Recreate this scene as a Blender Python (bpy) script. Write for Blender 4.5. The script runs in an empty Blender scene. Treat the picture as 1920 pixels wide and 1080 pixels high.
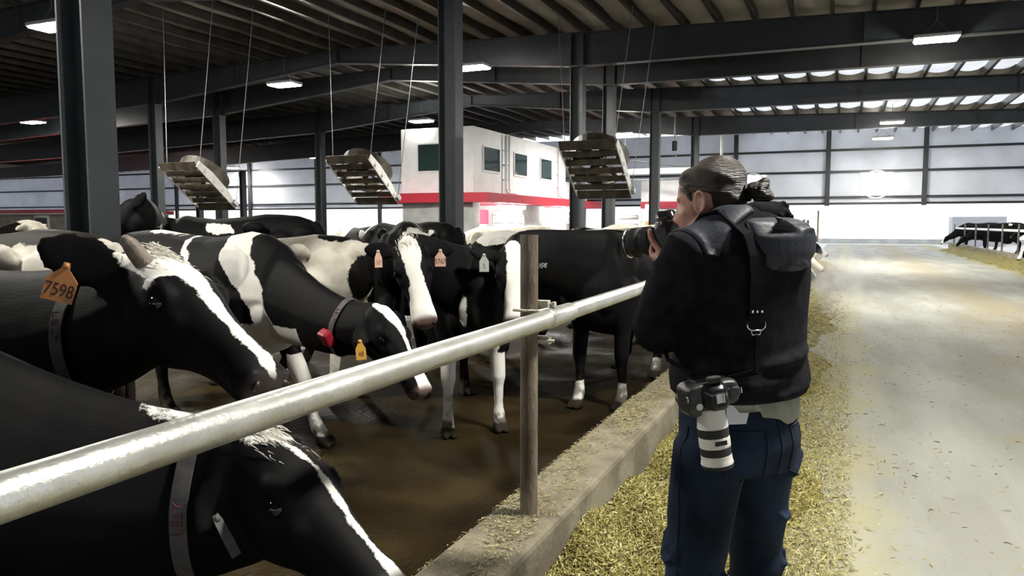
import bpy, math, random
import numpy as np
from mathutils import Vector, Matrix
from mathutils.bvhtree import BVHTree

SC = bpy.context.scene
COL = SC.collection
A_ = np.array

# ------------------------------------------------------------------ camera
FOC, CAMH = 1450.0, 1.5
YAW, PIT = math.radians(23.3), math.atan(120 / 1450.0)
FW = A_([-math.sin(YAW) * math.cos(PIT), math.cos(YAW) * math.cos(PIT), -math.sin(PIT)])
RT = A_([math.cos(YAW), math.sin(YAW), 0.0])
UP = np.cross(RT, FW)
CAM = A_([0, 0, CAMH])
cam_data = bpy.data.cameras.new('camera')
cam_data.sensor_width = 36.0
cam_data.lens = 36.0 * FOC / 1920.0
cam_data.clip_start, cam_data.clip_end = 0.02, 600
cam = bpy.data.objects.new('camera', cam_data)
COL.objects.link(cam)
m3 = Matrix((RT, UP, -FW)).transposed()
cam.matrix_world = Matrix.Translation(CAM) @ m3.to_4x4()
SC.camera = cam

# ------------------------------------------------------------------ sky and exposure
SKY = 1.15
world = bpy.data.worlds.new('overcast_sky')
SC.world = world
world.use_nodes = True
bg = world.node_tree.nodes['Background']
bg.inputs[0].default_value = (0.93, 0.96, 1.0, 1)
bg.inputs[1].default_value = SKY
vs = SC.view_settings
vs.view_transform = 'Standard'
vs.look = 'None'
vs.gamma = 1
vs.use_curve_mapping = False
vs.exposure = 0.72
LAMP = 420.0


def ray(x, y):
    return FW + RT * (x - 960) / FOC + UP * (540 - y) / FOC


def P(x, y, d):            # photo pixel and depth in metres -> point in the barn
    return CAM + ray(x, y) * d


def unit(v):
    v = A_(v, dtype=float)
    return v / (np.linalg.norm(v) + 1e-12)


def lerp(a, b, t):
    return A_(a, dtype=float) * (1 - t) + A_(b, dtype=float) * t


# ------------------------------------------------------------------ materials
def mat(name, col, rough=0.6, metal=0.0, col2=None, scale=6.0, detail=4.0, bump=0.0, bscale=60.0, lo=0.4, hi=0.62,
        stretch=None, emit=None, sheen=0.0, spec=0.5):
    m = bpy.data.materials.new(name)
    m.use_nodes = True
    nt = m.node_tree
    b = nt.nodes['Principled BSDF']
    b.inputs['Base Color'].default_value = (*col, 1)
    b.inputs['Roughness'].default_value = rough
    b.inputs['Metallic'].default_value = metal
    b.inputs['Specular IOR Level'].default_value = spec
    if sheen:
        b.inputs['Sheen Weight'].default_value = sheen
    tc = nt.nodes.new('ShaderNodeTexCoord')
    src = tc.outputs['Object']
    if stretch:
        mp = nt.nodes.new('ShaderNodeMapping')
        mp.inputs['Scale'].default_value = stretch
        nt.links.new(src, mp.inputs[0])
        src = mp.outputs[0]
    if col2 is not None:
        n = nt.nodes.new('ShaderNodeTexNoise')
        n.inputs['Scale'].default_value = scale
        n.inputs['Detail'].default_value = detail
        nt.links.new(src, n.inputs['Vector'])
        r = nt.nodes.new('ShaderNodeValToRGB')
        r.color_ramp.elements[0].position = lo
        r.color_ramp.elements[1].position = hi
        r.color_ramp.elements[0].color = (*col, 1)
        r.color_ramp.elements[1].color = (*col2, 1)
        nt.links.new(n.outputs['Fac'], r.inputs[0])
        nt.links.new(r.outputs[0], b.inputs['Base Color'])
    if bump:
        n2 = nt.nodes.new('ShaderNodeTexNoise')
        n2.inputs['Scale'].default_value = bscale
        n2.inputs['Detail'].default_value = 5
        nt.links.new(src, n2.inputs['Vector'])
        bp = nt.nodes.new('ShaderNodeBump')
        bp.inputs['Strength'].default_value = bump
        bp.inputs['Distance'].default_value = 0.02
        nt.links.new(n2.outputs['Fac'], bp.inputs['Height'])
        nt.links.new(bp.outputs[0], b.inputs['Normal'])
    if emit:
        b.inputs['Emission Color'].default_value = (*emit[0], 1)
        b.inputs['Emission Strength'].default_value = emit[1]
    return m


M = {}
M['column'] = mat('column_paint', (0.034, 0.040, 0.045), 0.45, 0.0, (0.046, 0.053, 0.058), 3, bump=0.05)
M['steel'] = mat('painted_steel', (0.014, 0.016, 0.019), 0.40, 0.0, (0.021, 0.024, 0.027), 3, bump=0.05)
M['purlin'] = mat('purlin_steel', (0.085, 0.080, 0.074), 0.34, 0.75, (0.12, 0.115, 0.105), 2)
M['galv'] = mat('galvanised_pipe', (0.50, 0.50, 0.46), 0.36, 0.75, (0.62, 0.63, 0.60), 9, 6, bump=0.12, bscale=90)
M['galv_clamp'] = mat('clamp_metal', (0.45, 0.43, 0.37), 0.5, 0.5, (0.6, 0.58, 0.5), 30, bump=0.3, bscale=120)
M['post'] = mat('rusty_post', (0.105, 0.078, 0.055), 0.62, 0.25, (0.20, 0.165, 0.125), 14, 7, bump=0.35, bscale=70, stretch=(1, 1, .35))
M['white_paint'] = mat('white_paint', (0.78, 0.80, 0.82), 0.55, 0, (0.84, 0.86, 0.88), 3)
M['red'] = mat('red_fascia', (0.52, 0.02, 0.045), 0.45)
M['tan_wall'] = mat('tan_block_wall', (0.30, 0.27, 0.22), 0.85, 0, (0.40, 0.37, 0.31), 2)
M['grey_wall'] = mat('grey_concrete_wall', (0.36, 0.37, 0.36), 0.85, 0, (0.46, 0.47, 0.46), 2)
M['dark'] = mat('dark_plastic', (0.012, 0.012, 0.014), 0.5)
M['glass'] = mat('window_glass', (0.03, 0.055, 0.055), 0.06, 0.0, spec=0.8)
M['lit'] = mat('fluorescent_tube', (1, 1, 1), 0.5, emit=((1, 0.99, 0.97), 150.0))
M['lamp'] = mat('lamp_diffuser', (1, 1, 1), 0.5, emit=((1.0, 0.97, 0.88), LAMP))
M['alu'] = mat('lamp_housing', (0.5, 0.5, 0.5), 0.5, 0.6)
M['fan'] = mat('fan_housing', (0.028, 0.022, 0.014), 0.55, 0.1, (0.07, 0.058, 0.04), 7)
M['fan_white'] = mat('fan_panel', (0.62, 0.61, 0.57), 0.5, 0, (0.72, 0.71, 0.68), 8)
M['cable'] = mat('steel_cable', (0.16, 0.165, 0.17), 0.45, 0.5)
M['orange'] = mat('orange_plastic', (0.75, 0.19, 0.05), 0.5)


def translucent(name, col, tr):
    m = bpy.data.materials.new(name)
    m.use_nodes = True
    nt = m.node_tree
    nt.nodes.remove(nt.nodes['Principled BSDF'])
    out = nt.nodes['Material Output']
    d = nt.nodes.new('ShaderNodeBsdfDiffuse')
    t = nt.nodes.new('ShaderNodeBsdfTranslucent')
    mx = nt.nodes.new('ShaderNodeMixShader')
    n = nt.nodes.new('ShaderNodeTexNoise')
    n.inputs['Scale'].default_value = 0.9
    n.inputs['Detail'].default_value = 5
    r = nt.nodes.new('ShaderNodeValToRGB')
    r.color_ramp.elements[0].color = (*[c * .86 for c in col], 1)
    r.color_ramp.elements[1].color = (*col, 1)
    r.color_ramp.elements[0].position, r.color_ramp.elements[1].position = .35, .65
    tc = nt.nodes.new('ShaderNodeTexCoord')
    nt.links.new(tc.outputs['Object'], n.inputs['Vector'])
    nt.links.new(n.outputs['Fac'], r.inputs[0])
    nt.links.new(r.outputs[0], d.inputs[0])
    nt.links.new(r.outputs[0], t.inputs[0])
    mx.inputs[0].default_value = tr
    nt.links.new(d.outputs[0], mx.inputs[1])
    nt.links.new(t.outputs[0], mx.inputs[2])
    nt.links.new(mx.outputs[0], out.inputs[0])
    return m


M['panel'] = translucent('curtain_panel', (0.76, 0.785, 0.84), 0.42)
M['skylight'] = translucent('skylight_sheet', (0.85, 0.87, 0.90), 0.6)
M['vinyl'] = mat('roof_vinyl', (0.28, 0.265, 0.235), 0.7, 0, (0.36, 0.34, 0.31), 0.8, 6, bump=0.2, bscale=4)

# ------------------------------------------------------------------ mesh helpers


class MB:
    def __init__(s):
        s.v, s.f, s.mi = [], [], []

    def add(s, v, f, mi=0):
        o = len(s.v)
        s.v += [tuple(map(float, p)) for p in v]
        s.f += [tuple(i + o for i in q) for q in f]
        s.mi += [mi] * len(f)
        return s

    def box(s, c, d, R=None, mi=0):
        c = A_(c, dtype=float)
        h = A_(d, dtype=float) / 2
        v = [A_([x, y, z]) * h for x in (-1, 1) for y in (-1, 1) for z in (-1, 1)]
        if R is not None:
            v = [R @ p for p in v]
        return s.add([c + p for p in v], [(0, 1, 3, 2), (4, 6, 7, 5), (0, 4, 5, 1), (2, 3, 7, 6), (0, 2, 6, 4), (1, 5, 7, 3)], mi)

    def tube(s, pts, r, n=12, closed=False, mi=0):
        pts = [A_(p, dtype=float) for p in pts]
        rs = r if hasattr(r, '__len__') else [r] * len(pts)
        k = len(pts)
        V, Fc = [], []
        prev = None
        for i, p in enumerate(pts):
            if closed:
                t = unit(pts[(i + 1) % k] - pts[i - 1])
            else:
                t = unit(pts[min(i + 1, k - 1)] - pts[max(i - 1, 0)])
            if prev is None:
                ref = A_([0, 0, 1.]) if abs(t[2]) < .9 else A_([1., 0, 0])
                u = unit(np.cross(ref, t))
            else:
                u = unit(prev - t * (prev @ t))
            prev = u
            w = np.cross(t, u)
            for j in range(n):
                a = 2 * math.pi * j / n
                V.append(p + rs[i] * (math.cos(a) * u + math.sin(a) * w))
        for i in range(k if closed else k - 1):
            for j in range(n):
                a, b = i * n + j, i * n + (j + 1) % n
                i2 = (i + 1) % k
                Fc.append((a, b, i2 * n + (j + 1) % n, i2 * n + j))
        if not closed:
            Fc.append(tuple(range(n))[::-1])
            Fc.append(tuple((k - 1) * n + j for j in range(n)))
        return s.add(V, Fc, mi)

    def loft(s, rings, n=20, mi=0):
        """rings: (centre, U, V, power, top_taper, bottom_taper)"""
        V, Fc = [], []
        for rg in rings:
            c, U, W = A_(rg[0], dtype=float), A_(rg[1], dtype=float), A_(rg[2], dtype=float)
            p = rg[3] if len(rg) > 3 else 1.0
            tt = rg[4] if len(rg) > 4 else 0.0
            tb = rg[5] if len(rg) > 5 else 0.0
            for j in range(n):
                a = 2 * math.pi * j / n
                ca, sa = math.cos(a), math.sin(a)
                x = math.copysign(abs(ca) ** p, ca)
                y = math.copysign(abs(sa) ** p, sa)
                x *= 1 - (tt * y if y > 0 else -tb * y)
                V.append(c + U * x + W * y)
        k = len(rings)
        for i in range(k - 1):
            for j in range(n):
                Fc.append((i * n + j, i * n + (j + 1) % n, (i + 1) * n + (j + 1) % n, (i + 1) * n + j))
        V.append(A_(rings[0][0], dtype=float))
        V.append(A_(rings[-1][0], dtype=float))
        for j in range(n):
            Fc.append((k * n, (j + 1) % n, j))
            Fc.append((k * n + 1, (k - 1) * n + j, (k - 1) * n + (j + 1) % n))
        return s.add(V, Fc, mi)

    def ell(s, c, ax, n=14, m=9):
        ax = A_(ax, dtype=float)
        if ax.ndim == 1:
            ax = np.diag(ax)
        rings = []
        for i in range(m):
            th = math.pi * (i + .5) / m
            rings.append((A_(c) + ax[2] * -math.cos(th), ax[0] * math.sin(th), ax[1] * math.sin(th)))
        return s.loft(rings, n)

    def limb(s, pts, rad, n=14, up=(0, 0, 1)):
        """tapering tube with round ends; rad entries: r or (ru, rv)"""
        pts = [A_(p, dtype=float) for p in pts]
        rings = []
        k = len(pts)
        upv = A_(up, dtype=float)
        for i, p in enumerate(pts):
            t = unit(pts[min(i + 1, k - 1)] - pts[max(i - 1, 0)])
            if i == 0:
                u = np.cross(upv, t)
                if np.linalg.norm(u) < .2:
                    u = np.cross(A_([1., 0, 0]), t)
            else:
                u = u - t * (u @ t)
            u = unit(u)
            w = np.cross(t, u)
            r = rad[i]
            ru, rv = r if hasattr(r, '__len__') else (r, r)
            if i == 0:
                rings.append((p - t * min(ru, rv) * .6, u * ru * .55, w * rv * .55))
            rings.append((p, u * ru, w * rv))
            if i == k - 1:
                rings.append((p + t * min(ru, rv) * .6, u * ru * .55, w * rv * .55))
        return s.loft(rings, n)

    def lathe(s, c, axis, prof, n=28, mi=0, mis=None, caps=True):
        """prof: list of (distance along the axis, radius)"""
        t = unit(axis)
        ref = A_([0, 0, 1.]) if abs(t[2]) < .9 else A_([1., 0, 0])
        u = unit(np.cross(ref, t))
        w = np.cross(t, u)
        V = []
        for d, r in prof:
            for j in range(n):
                a = 2 * math.pi * j / n
                V.append(A_(c) + t * d + r * (math.cos(a) * u + math.sin(a) * w))
        o = len(s.v)
        s.v += [tuple(map(float, p)) for p in V]
        for i in range(len(prof) - 1):
            for j in range(n):
                s.f.append((o + i * n + j, o + i * n + (j + 1) % n, o + (i + 1) * n + (j + 1) % n, o + (i + 1) * n + j))
                s.mi.append(mis[i] if mis else mi)
        if not caps:
            return s
        s.f.append(tuple(o + j for j in range(n))[::-1])
        s.mi.append(mis[0] if mis else mi)
        s.f.append(tuple(o + (len(prof) - 1) * n + j for j in range(n)))
        s.mi.append(mis[-1] if mis else mi)
        return s

    def mesh(s, name, mats, smooth=False):
        me = bpy.data.meshes.new(name)
        me.from_pydata(s.v, [], s.f)
        for mm in (mats if isinstance(mats, (list, tuple)) else [mats]):
            me.materials.append(mm)
        me.polygons.foreach_set('material_index', s.mi)
        if smooth:
            me.polygons.foreach_set('use_smooth', [True] * len(me.polygons))
        me.update()
        return me

    def build(s, name, mats, parent=None, smooth=False, bevel=0, loc=None):
        o = bpy.data.objects.new(name, s.mesh(name, mats, smooth))
        COL.objects.link(o)
        if parent is not None:
            o.parent = parent
        if loc is not None:
            o.location = loc
        if bevel:
            bv = o.modifiers.new('bevel', 'BEVEL')
            bv.width = bevel
            bv.segments = 2
            bv.limit_method = 'ANGLE'
        if smooth and bevel:
            o.data.polygons.foreach_set('use_smooth', [True] * len(o.data.polygons))
        return o


def remesh(mb, voxel, smooth, factor=0.5):
    me = bpy.data.meshes.new('tmp')
    me.from_pydata(mb.v, [], mb.f)
    o = bpy.data.objects.new('tmp', me)
    COL.objects.link(o)
    r = o.modifiers.new('r', 'REMESH')
    r.mode = 'VOXEL'
    r.voxel_size = voxel
    if smooth:
        sm = o.modifiers.new('s', 'SMOOTH')
        sm.factor = factor
        sm.iterations = smooth
    dg = bpy.context.evaluated_depsgraph_get()
    ev = o.evaluated_get(dg)
    out = bpy.data.meshes.new_from_object(ev)
    bpy.data.objects.remove(o)
    bpy.data.meshes.remove(me)
    out.polygons.foreach_set('use_smooth', [True] * len(out.polygons))
    return out


def organic(name, mb, m, voxel=0.01, smooth=4, parent=None):
    me = remesh(mb, voxel, smooth)
    me.name = name
    me.materials.append(m)
    o = bpy.data.objects.new(name, me)
    COL.objects.link(o)
    if parent is not None:
        o.parent = parent
    return o


def tag(o, label, cat, group=None, kind=None):
    o['label'] = label
    o['category'] = cat
    if group:
        o['group'] = group
    if kind:
        o['kind'] = kind
    return o


def struct(o):
    o['kind'] = 'structure'
    return o


def thing(name, loc, label, cat, rz=0.0, group=None):
    o = bpy.data.objects.new(name, None)
    o.empty_display_size = 0.2
    COL.objects.link(o)
    o.location = loc
    o.rotation_euler = (0, 0, rz)
    return tag(o, label, cat, group)


def text_mesh(name, body, size, m, mw, parent, extrude=0.0006, sx=1.0):
    cu = bpy.data.curves.new('txt', 'FONT')
    cu.body = body
    cu.size = size
    cu.align_x = 'CENTER'
    cu.align_y = 'CENTER'
    cu.extrude = extrude
    cu.offset = 0.0
    t = bpy.data.objects.new('txt', cu)
    COL.objects.link(t)
    dg = bpy.context.evaluated_depsgraph_get()
    me = bpy.data.meshes.new_from_object(t.evaluated_get(dg))
    bpy.data.objects.remove(t)
    me.materials.append(m)
    me.name = name
    o = bpy.data.objects.new(name, me)
    COL.objects.link(o)
    o.parent = parent
    o.matrix_local = mw @ Matrix.Diagonal((sx, 1, 1, 1))
    return o


def frame(c, x, y):
    """4x4 with given origin, x axis and approximate y axis"""
    x = unit(x)
    y = unit(A_(y) - x * (A_(y) @ x))
    z = np.cross(x, y)
    return Matrix(((x[0], y[0], z[0], c[0]), (x[1], y[1], z[1], c[1]), (x[2], y[2], z[2], c[2]), (0, 0, 0, 1)))
# ================================================================== the barn
XR, XL, XE = 16.0, -58.0, -11.8          # right eave, left eave, ridge
YB, YE = -14.0, 37.5                      # open near end, far end wall
FRAMES = [-2.1, 4.35, 10.45, 16.43, 18.89, 23.95, 30.8]
CA, CB, CC = -5.5, -18.1, -31.0          # interior column lines


def z_top(x):                             # top of the rafters
    return 5.83 - 0.0285 * abs(x - XE)


def z_bot(x):
    pts = [(XL, 4.0), (CC, 4.45), (CB, 4.88), (XE, 5.5), (CA, 4.93), (XR, 4.85)]
    return float(np.interp(x, [p[0] for p in pts], [p[1] for p in pts]))


# ---- floors
def concrete_alley():
    m = mat('alley_concrete', (0.215, 0.216, 0.188), 0.85, 0, (0.295, 0.297, 0.268), 1.1, 8, bump=0.25, bscale=40, stretch=(1.6, .35, 1))
    nt = m.node_tree
    b = nt.nodes['Principled BSDF']
    ramp = [n for n in nt.nodes if n.type == 'VALTORGB'][0]
    tc = [n for n in nt.nodes if n.type == 'TEX_COORD'][0]
    # brown feed dust trodden into the right half, yellow feed dust near the left kerb
    n2 = nt.nodes.new('ShaderNodeTexNoise')
    n2.inputs['Scale'].default_value = 0.9
    n2.inputs['Detail'].default_value = 9
    n2.inputs['Roughness'].default_value = .68
    nt.links.new(tc.outputs['Object'], n2.inputs['Vector'])
    sp = nt.nodes.new('ShaderNodeSeparateXYZ')
    nt.links.new(tc.outputs['Object'], sp.inputs[0])

    def band(centre, width):
        a = nt.nodes.new('ShaderNodeMath'); a.operation = 'SUBTRACT'
        nt.links.new(sp.outputs[0], a.inputs[0]); a.inputs[1].default_value = centre
        c = nt.nodes.new('ShaderNodeMath'); c.operation = 'ABSOLUTE'
        nt.links.new(a.outputs[0], c.inputs[0])
        d = nt.nodes.new('ShaderNodeMapRange')
        d.inputs[1].default_value = 0; d.inputs[2].default_value = width
        d.inputs[3].default_value = .22; d.inputs[4].default_value = -.12
        nt.links.new(c.outputs[0], d.inputs[0])
        e = nt.nodes.new('ShaderNodeMath'); e.operation = 'ADD'
        nt.links.new(d.outputs[0], e.inputs[0]); nt.links.new(n2.outputs['Fac'], e.inputs[1])
        r = nt.nodes.new('ShaderNodeMapRange')
        r.inputs[1].default_value = .48; r.inputs[2].default_value = .72
        nt.links.new(e.outputs[0], r.inputs[0])
        return r.outputs[0]
    last = ramp.outputs[0]
    for centre, width, col, amt in ((2.4, 1.6, (0.235, 0.195, 0.12), .75), (-.02, .55, (0.30, 0.275, 0.13), .6), (5.0, .9, (0.26, 0.235, 0.10), .8)):
        mx = nt.nodes.new('ShaderNodeMix'); mx.data_type = 'RGBA'
        mul = nt.nodes.new('ShaderNodeMath'); mul.operation = 'MULTIPLY'; mul.inputs[1].default_value = amt
        nt.links.new(band(centre, width), mul.inputs[0])
        nt.links.new(mul.outputs[0], mx.inputs[0])
        nt.links.new(last, mx.inputs[6])
        mx.inputs[7].default_value = (*col, 1)
        last = mx.outputs[2]
    # dark wet flecks
    n3 = nt.nodes.new('ShaderNodeTexNoise'); n3.inputs['Scale'].default_value = 17; n3.inputs['Detail'].default_value = 2
    mp = nt.nodes.new('ShaderNodeMapping'); mp.inputs['Scale'].default_value = (1, .55, 1)
    nt.links.new(tc.outputs['Object'], mp.inputs[0]); nt.links.new(mp.outputs[0], n3.inputs['Vector'])
    r3 = nt.nodes.new('ShaderNodeMapRange'); r3.inputs[1].default_value = .70; r3.inputs[2].default_value = .78
    nt.links.new(n3.outputs['Fac'], r3.inputs[0])
    mx = nt.nodes.new('ShaderNodeMix'); mx.data_type = 'RGBA'
    nt.links.new(r3.outputs[0], mx.inputs[0]); nt.links.new(last, mx.inputs[6]); mx.inputs[7].default_value = (0.13, .11, .07, 1)
    nt.links.new(mx.outputs[2], b.inputs['Base Color'])
    return m


def manure_floor():
    m = mat('wet_manure', (0.017, 0.011, 0.0035), 0.3, 0, (0.034, 0.0225, 0.008), 2.2, 6, spec=0.07)
    nt = m.node_tree
    b = nt.nodes['Principled BSDF']
    tc = [n for n in nt.nodes if n.type == 'TEX_COORD'][0]
    n = nt.nodes.new('ShaderNodeTexNoise'); n.inputs['Scale'].default_value = .55; n.inputs['Detail'].default_value = 3
    nt.links.new(tc.outputs['Object'], n.inputs['Vector'])
    r = nt.nodes.new('ShaderNodeMapRange'); r.inputs[1].default_value = .38; r.inputs[2].default_value = .48
    r.inputs[3].default_value = .30; r.inputs[4].default_value = .75
    nt.links.new(n.outputs['Fac'], r.inputs[0]); nt.links.new(r.outputs[0], b.inputs['Roughness'])
    n2 = nt.nodes.new('ShaderNodeTexNoise'); n2.inputs['Scale'].default_value = 22; n2.inputs['Detail'].default_value = 5
    nt.links.new(tc.outputs['Object'], n2.inputs['Vector'])
    r2 = nt.nodes.new('ShaderNodeMapRange'); r2.inputs[1].default_value = .42; r2.inputs[2].default_value = .6
    r2.inputs[3].default_value = .8; r2.inputs[4].default_value = .12
    nt.links.new(n.outputs['Fac'], r2.inputs[0])
    bp = nt.nodes.new('ShaderNodeBump'); bp.inputs['Distance'].default_value = .03
    nt.links.new(n2.outputs['Fac'], bp.inputs['Height']); nt.links.new(r2.outputs[0], bp.inputs['Strength'])
    nt.links.new(bp.outputs[0], b.inputs['Normal'])
    return m


M['alley'] = concrete_alley()
M['manure'] = manure_floor()
M['kerb'] = mat('kerb_concrete', (0.125, 0.108, 0.072), 0.85, 0, (0.215, 0.192, 0.138), 5, 8, bump=0.35, bscale=35)
M['yard'] = mat('yard_concrete', (0.45, 0.45, 0.43), 0.9)

struct(MB().box((2.2, 24, -.1), (6.9, 76, .2)).build('floor', M['alley']))
struct(MB().box((-29.6, 11.75, -.1), (56.7, 51.5, .2)).build('floor_pen', M['manure']))
struct(MB().box((11, 11.75, -.1), (10.7, 51.5, .2)).build('floor_right', M['manure']))
struct(MB().box((-20, 62.5, -.115), (140, 50, .2)).build('floor_yard', M['yard']))
# kerbs (rounded edges)
kb = MB().box((-1.085, 11.75, .2), (.27, 51.5, .4)).build('trim_1', M['kerb'], bevel=.02)
struct(kb)
struct(MB().box((5.78, 21.5, .2), (.22, 63, .4)).build('trim_2', M['kerb'], bevel=.02))

# ---- roof lining, hanging between the purlins
PS = 0.72
NP = int((XR - XL) / PS)
mb = MB()
ys = [YB]
while ys[-1] < YE:
    ys.append(min(ys[-1] + .95, YE))
xs = [XL + PS * (i / 5) for i in range(NP * 5 + 1)]
V, Fc, Mi = [], [], []
for y in ys:
    for i, x in enumerate(xs):
        k = (i % 5) / 5
        V.append((x, y, z_top(x) + .24 - .10 * math.sin(math.pi * k) ** .8 - .02 * math.sin(y * 2.1 + (i // 5))))
nx = len(xs)
SKYL = [(21.6, 23.9), (28.2, 30.7), (34.8, 37.5)]
for j in range(len(ys) - 1):
    ym = (ys[j] + ys[j + 1]) / 2
    for i in range(nx - 1):
        Fc.append((j * nx + i, j * nx + i + 1, (j + 1) * nx + i + 1, (j + 1) * nx + i))
        Mi.append(1 if xs[i] > -4.2 and any(a < ym < b for a, b in SKYL) else 0)
mb.add(V, Fc)
mb.mi = Mi
struct(mb.build('ceiling', [M['vinyl'], M['skylight']], smooth=True))
# purlins: one C section each, running the length of the barn
prev = None
for i in range(0, NP + 1):
    x = XL + PS * i
    if x < -45:
        continue
    if prev is None:
        pm = MB().box((0, 0, 0), (.012, YE - YB, .22)).box((.035, 0, .105), (.07, YE - YB, .012)).box((.035, 0, -.105), (.07, YE - YB, .012))
        prev = pm.mesh('roof_purlin', M['purlin'])
    o = bpy.data.objects.new('roof_purlin', prev)
    COL.objects.link(o)
    o.location = (x, (YB + YE) / 2, z_top(x) + .115)
    tag(o, 'dark steel roof purlin running lengthwise above the rafters', 'purlin', 'roof purlins')

# ---- rafters and columns
RAFT = {-2.1: 'almost overhead at the near end', 4.35: 'dark steel rafter carried by the big near column on the left',
        10.45: 'dark steel rafter over the tall column left of the picture centre',
        16.43: 'deep dark rafter crossing the whole picture, nearest of the full rafters',
        18.89: 'dark rafter close behind the nearest full rafter, lit by lamps in front of it',
        23.95: 'dark rafter just in front of the white robot room upper storey',
        30.8: 'farthest dark rafter before the white end wall'}
for y in FRAMES:
    mb = MB()
    xs = [XL, -45, CC, -24, CB, -15, XE, -8.6, CA, 0, 6, XR]
    for a, b in zip(xs[:-1], xs[1:]):
        zb0, zb1, zt0, zt1 = z_bot(a), z_bot(b), z_top(a), z_top(b)
        w = .011
        v = [(a, y - w, zb0), (a, y + w, zb0), (a, y + w, zt0), (a, y - w, zt0), (b, y - w, zb1), (b, y + w, zb1), (b, y + w, zt1), (b, y - w, zt1)]
        mb.add(v, [(0, 3, 2, 1), (4, 5, 6, 7), (0, 1, 5, 4), (2, 3, 7, 6), (1, 2, 6, 5), (0, 4, 7, 3)])
        for z0, z1 in ((zb0, zb1), (zt0 - .02, zt1 - .02)):
            v = [(a, y - .11, z0 - .006), (a, y + .11, z0 - .006), (a, y + .11, z0 + .014), (a, y - .11, z0 + .014),
                 (b, y - .11, z1 - .006), (b, y + .11, z1 - .006), (b, y + .11, z1 + .014), (b, y - .11, z1 + .014)]
            mb.add(v, [(0, 3, 2, 1), (4, 5, 6, 7), (0, 1, 5, 4), (2, 3, 7, 6), (1, 2, 6, 5), (0, 4, 7, 3)])
    for x in (-8.6, -15, 0.2, 4.0, CA - .14, CA + .14, CB - .14, CB + .14, XE):       # stiffeners and bolted joints
        mb.box((x, y, (z_bot(x) + z_top(x)) / 2), (.02, .2, z_top(x) - z_bot(x) - .01))
    if y < 0:
        continue
    o = mb.build('roof_rafter', M['steel'])
    tag(o, RAFT[y], 'rafter', 'roof rafters')


def column(x, y, label, w=.25, d=.27):
    r = thing('steel_column', (x, y, 0), label, 'column', group='barn columns')
    h = z_bot(x) - .008
    m_ = MB().box((0, 0, h / 2), (d - .02, .014, h))
    m_.box((-d / 2, 0, h / 2), (.018, w, h)).box((d / 2, 0, h / 2), (.018, w, h))
    m_.build('shaft', M['column'], r)
    MB().box((0, 0, h - .011), (d + .06, w + .05, .02)).build('cap_plate', M['column'], r)
    MB().box((0, 0, .012), (d + .12, w + .12, .024)).build('base_plate', M['column'], r)
    return r


column(CA, 4.35, 'widest steel column, at the left behind the black cow with raised head', .27, .27)
column(CA, 10.45, 'tall dark steel column in front of the white robot room, left of centre')
column(CA, 16.43, 'dark steel column overlapping the left side of the right-hand fan')
column(CA, 18.89, 'dark steel column rising behind the middle of the right-hand fan')
column(CA, 23.95, 'narrow dark steel column just left of the photographer\'s camera')
column(CA, 30.8, 'dark steel column partly hidden behind the photographer\'s head')
column(CB, 16.43, 'grey steel column just left of the left-hand fan')
column(CB, 18.89, 'grey steel column just right of the left-hand fan')
column(CB, 23.95, 'steel column just left of the middle fan')
column(CB, 30.8, 'far steel column behind the rear edge of the middle fan')
column(CC, 23.95, 'slim steel column beside the left edge of the widest column')
column(CC, 30.8, 'far slim steel column seen through the gap under the left-hand fan')
column(CC, 34.0, 'far slim steel column against the white end wall between left and middle fans')
column(-38.2, 23.95, 'steel column at the left picture edge above the long red fascia')

# ---- end wall: translucent curtain panels, open below
mbw = MB()
WF = (-4.0, 1.15)                         # fan openings
for x0, x1, z0, z1 in ((XL, XR, 2.36, 2.66), (XL, XR, 3.78, 5.7), (XL, WF[0] - .56, 2.66, 3.78), (WF[0] + .56, WF[1] - .56, 2.66, 3.78), (WF[1] + .56, XR, 2.66, 3.78)):
    mbw.box(((x0 + x1) / 2, YE, (z0 + z1) / 2), (x1 - x0, .04, z1 - z0))
struct(mbw.build('wall_far', M['panel']))
gz = [2.40, 2.68, 3.80, 4.75]
for i, z in enumerate(gz):
    struct(MB().box(((XL + XR) / 2, YE - .07, z), (XR - XL, .09, .10)).build('trim_%d' % (3 + i), M['steel']))
for i, x in enumerate((-4.78, -.82, 3.0, 7.2, 11.5)):
    tag(MB().box((x, YE - .17, 3.85 + .1), (.16, .12, 3.3)).box((x, YE - .24, 3.95), (.20, .02, 3.3)).build('wall_post', M['steel']),
        ['grey wall post at the left edge of the bright end wall', 'grey wall post above the feeding cows on the left, on the end wall',
         'grey wall post right of the square bright fan opening', 'grey wall post nearest the right edge of the picture', 'grey wall post beyond the right picture edge'][i], 'post', 'end wall posts')
for i, x in enumerate((-14.5, -19.8, -24.2, -28.5, -33.5, -39.5, -46)):
    tag(MB().box((x, YE - .17, 2.85), (.2, .14, 5.5)).build('wall_post', M['steel']),
        ['wall post left of the white robot room', 'wall post seen under the middle fan', 'wall post left of the middle fan', 'wall post midway between the middle and left fans',
         'wall post right of the left-hand fan', 'wall post behind the widest column', 'wall post left of the widest column'][i] + ', on the far end wall', 'post', 'end wall posts')
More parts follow.
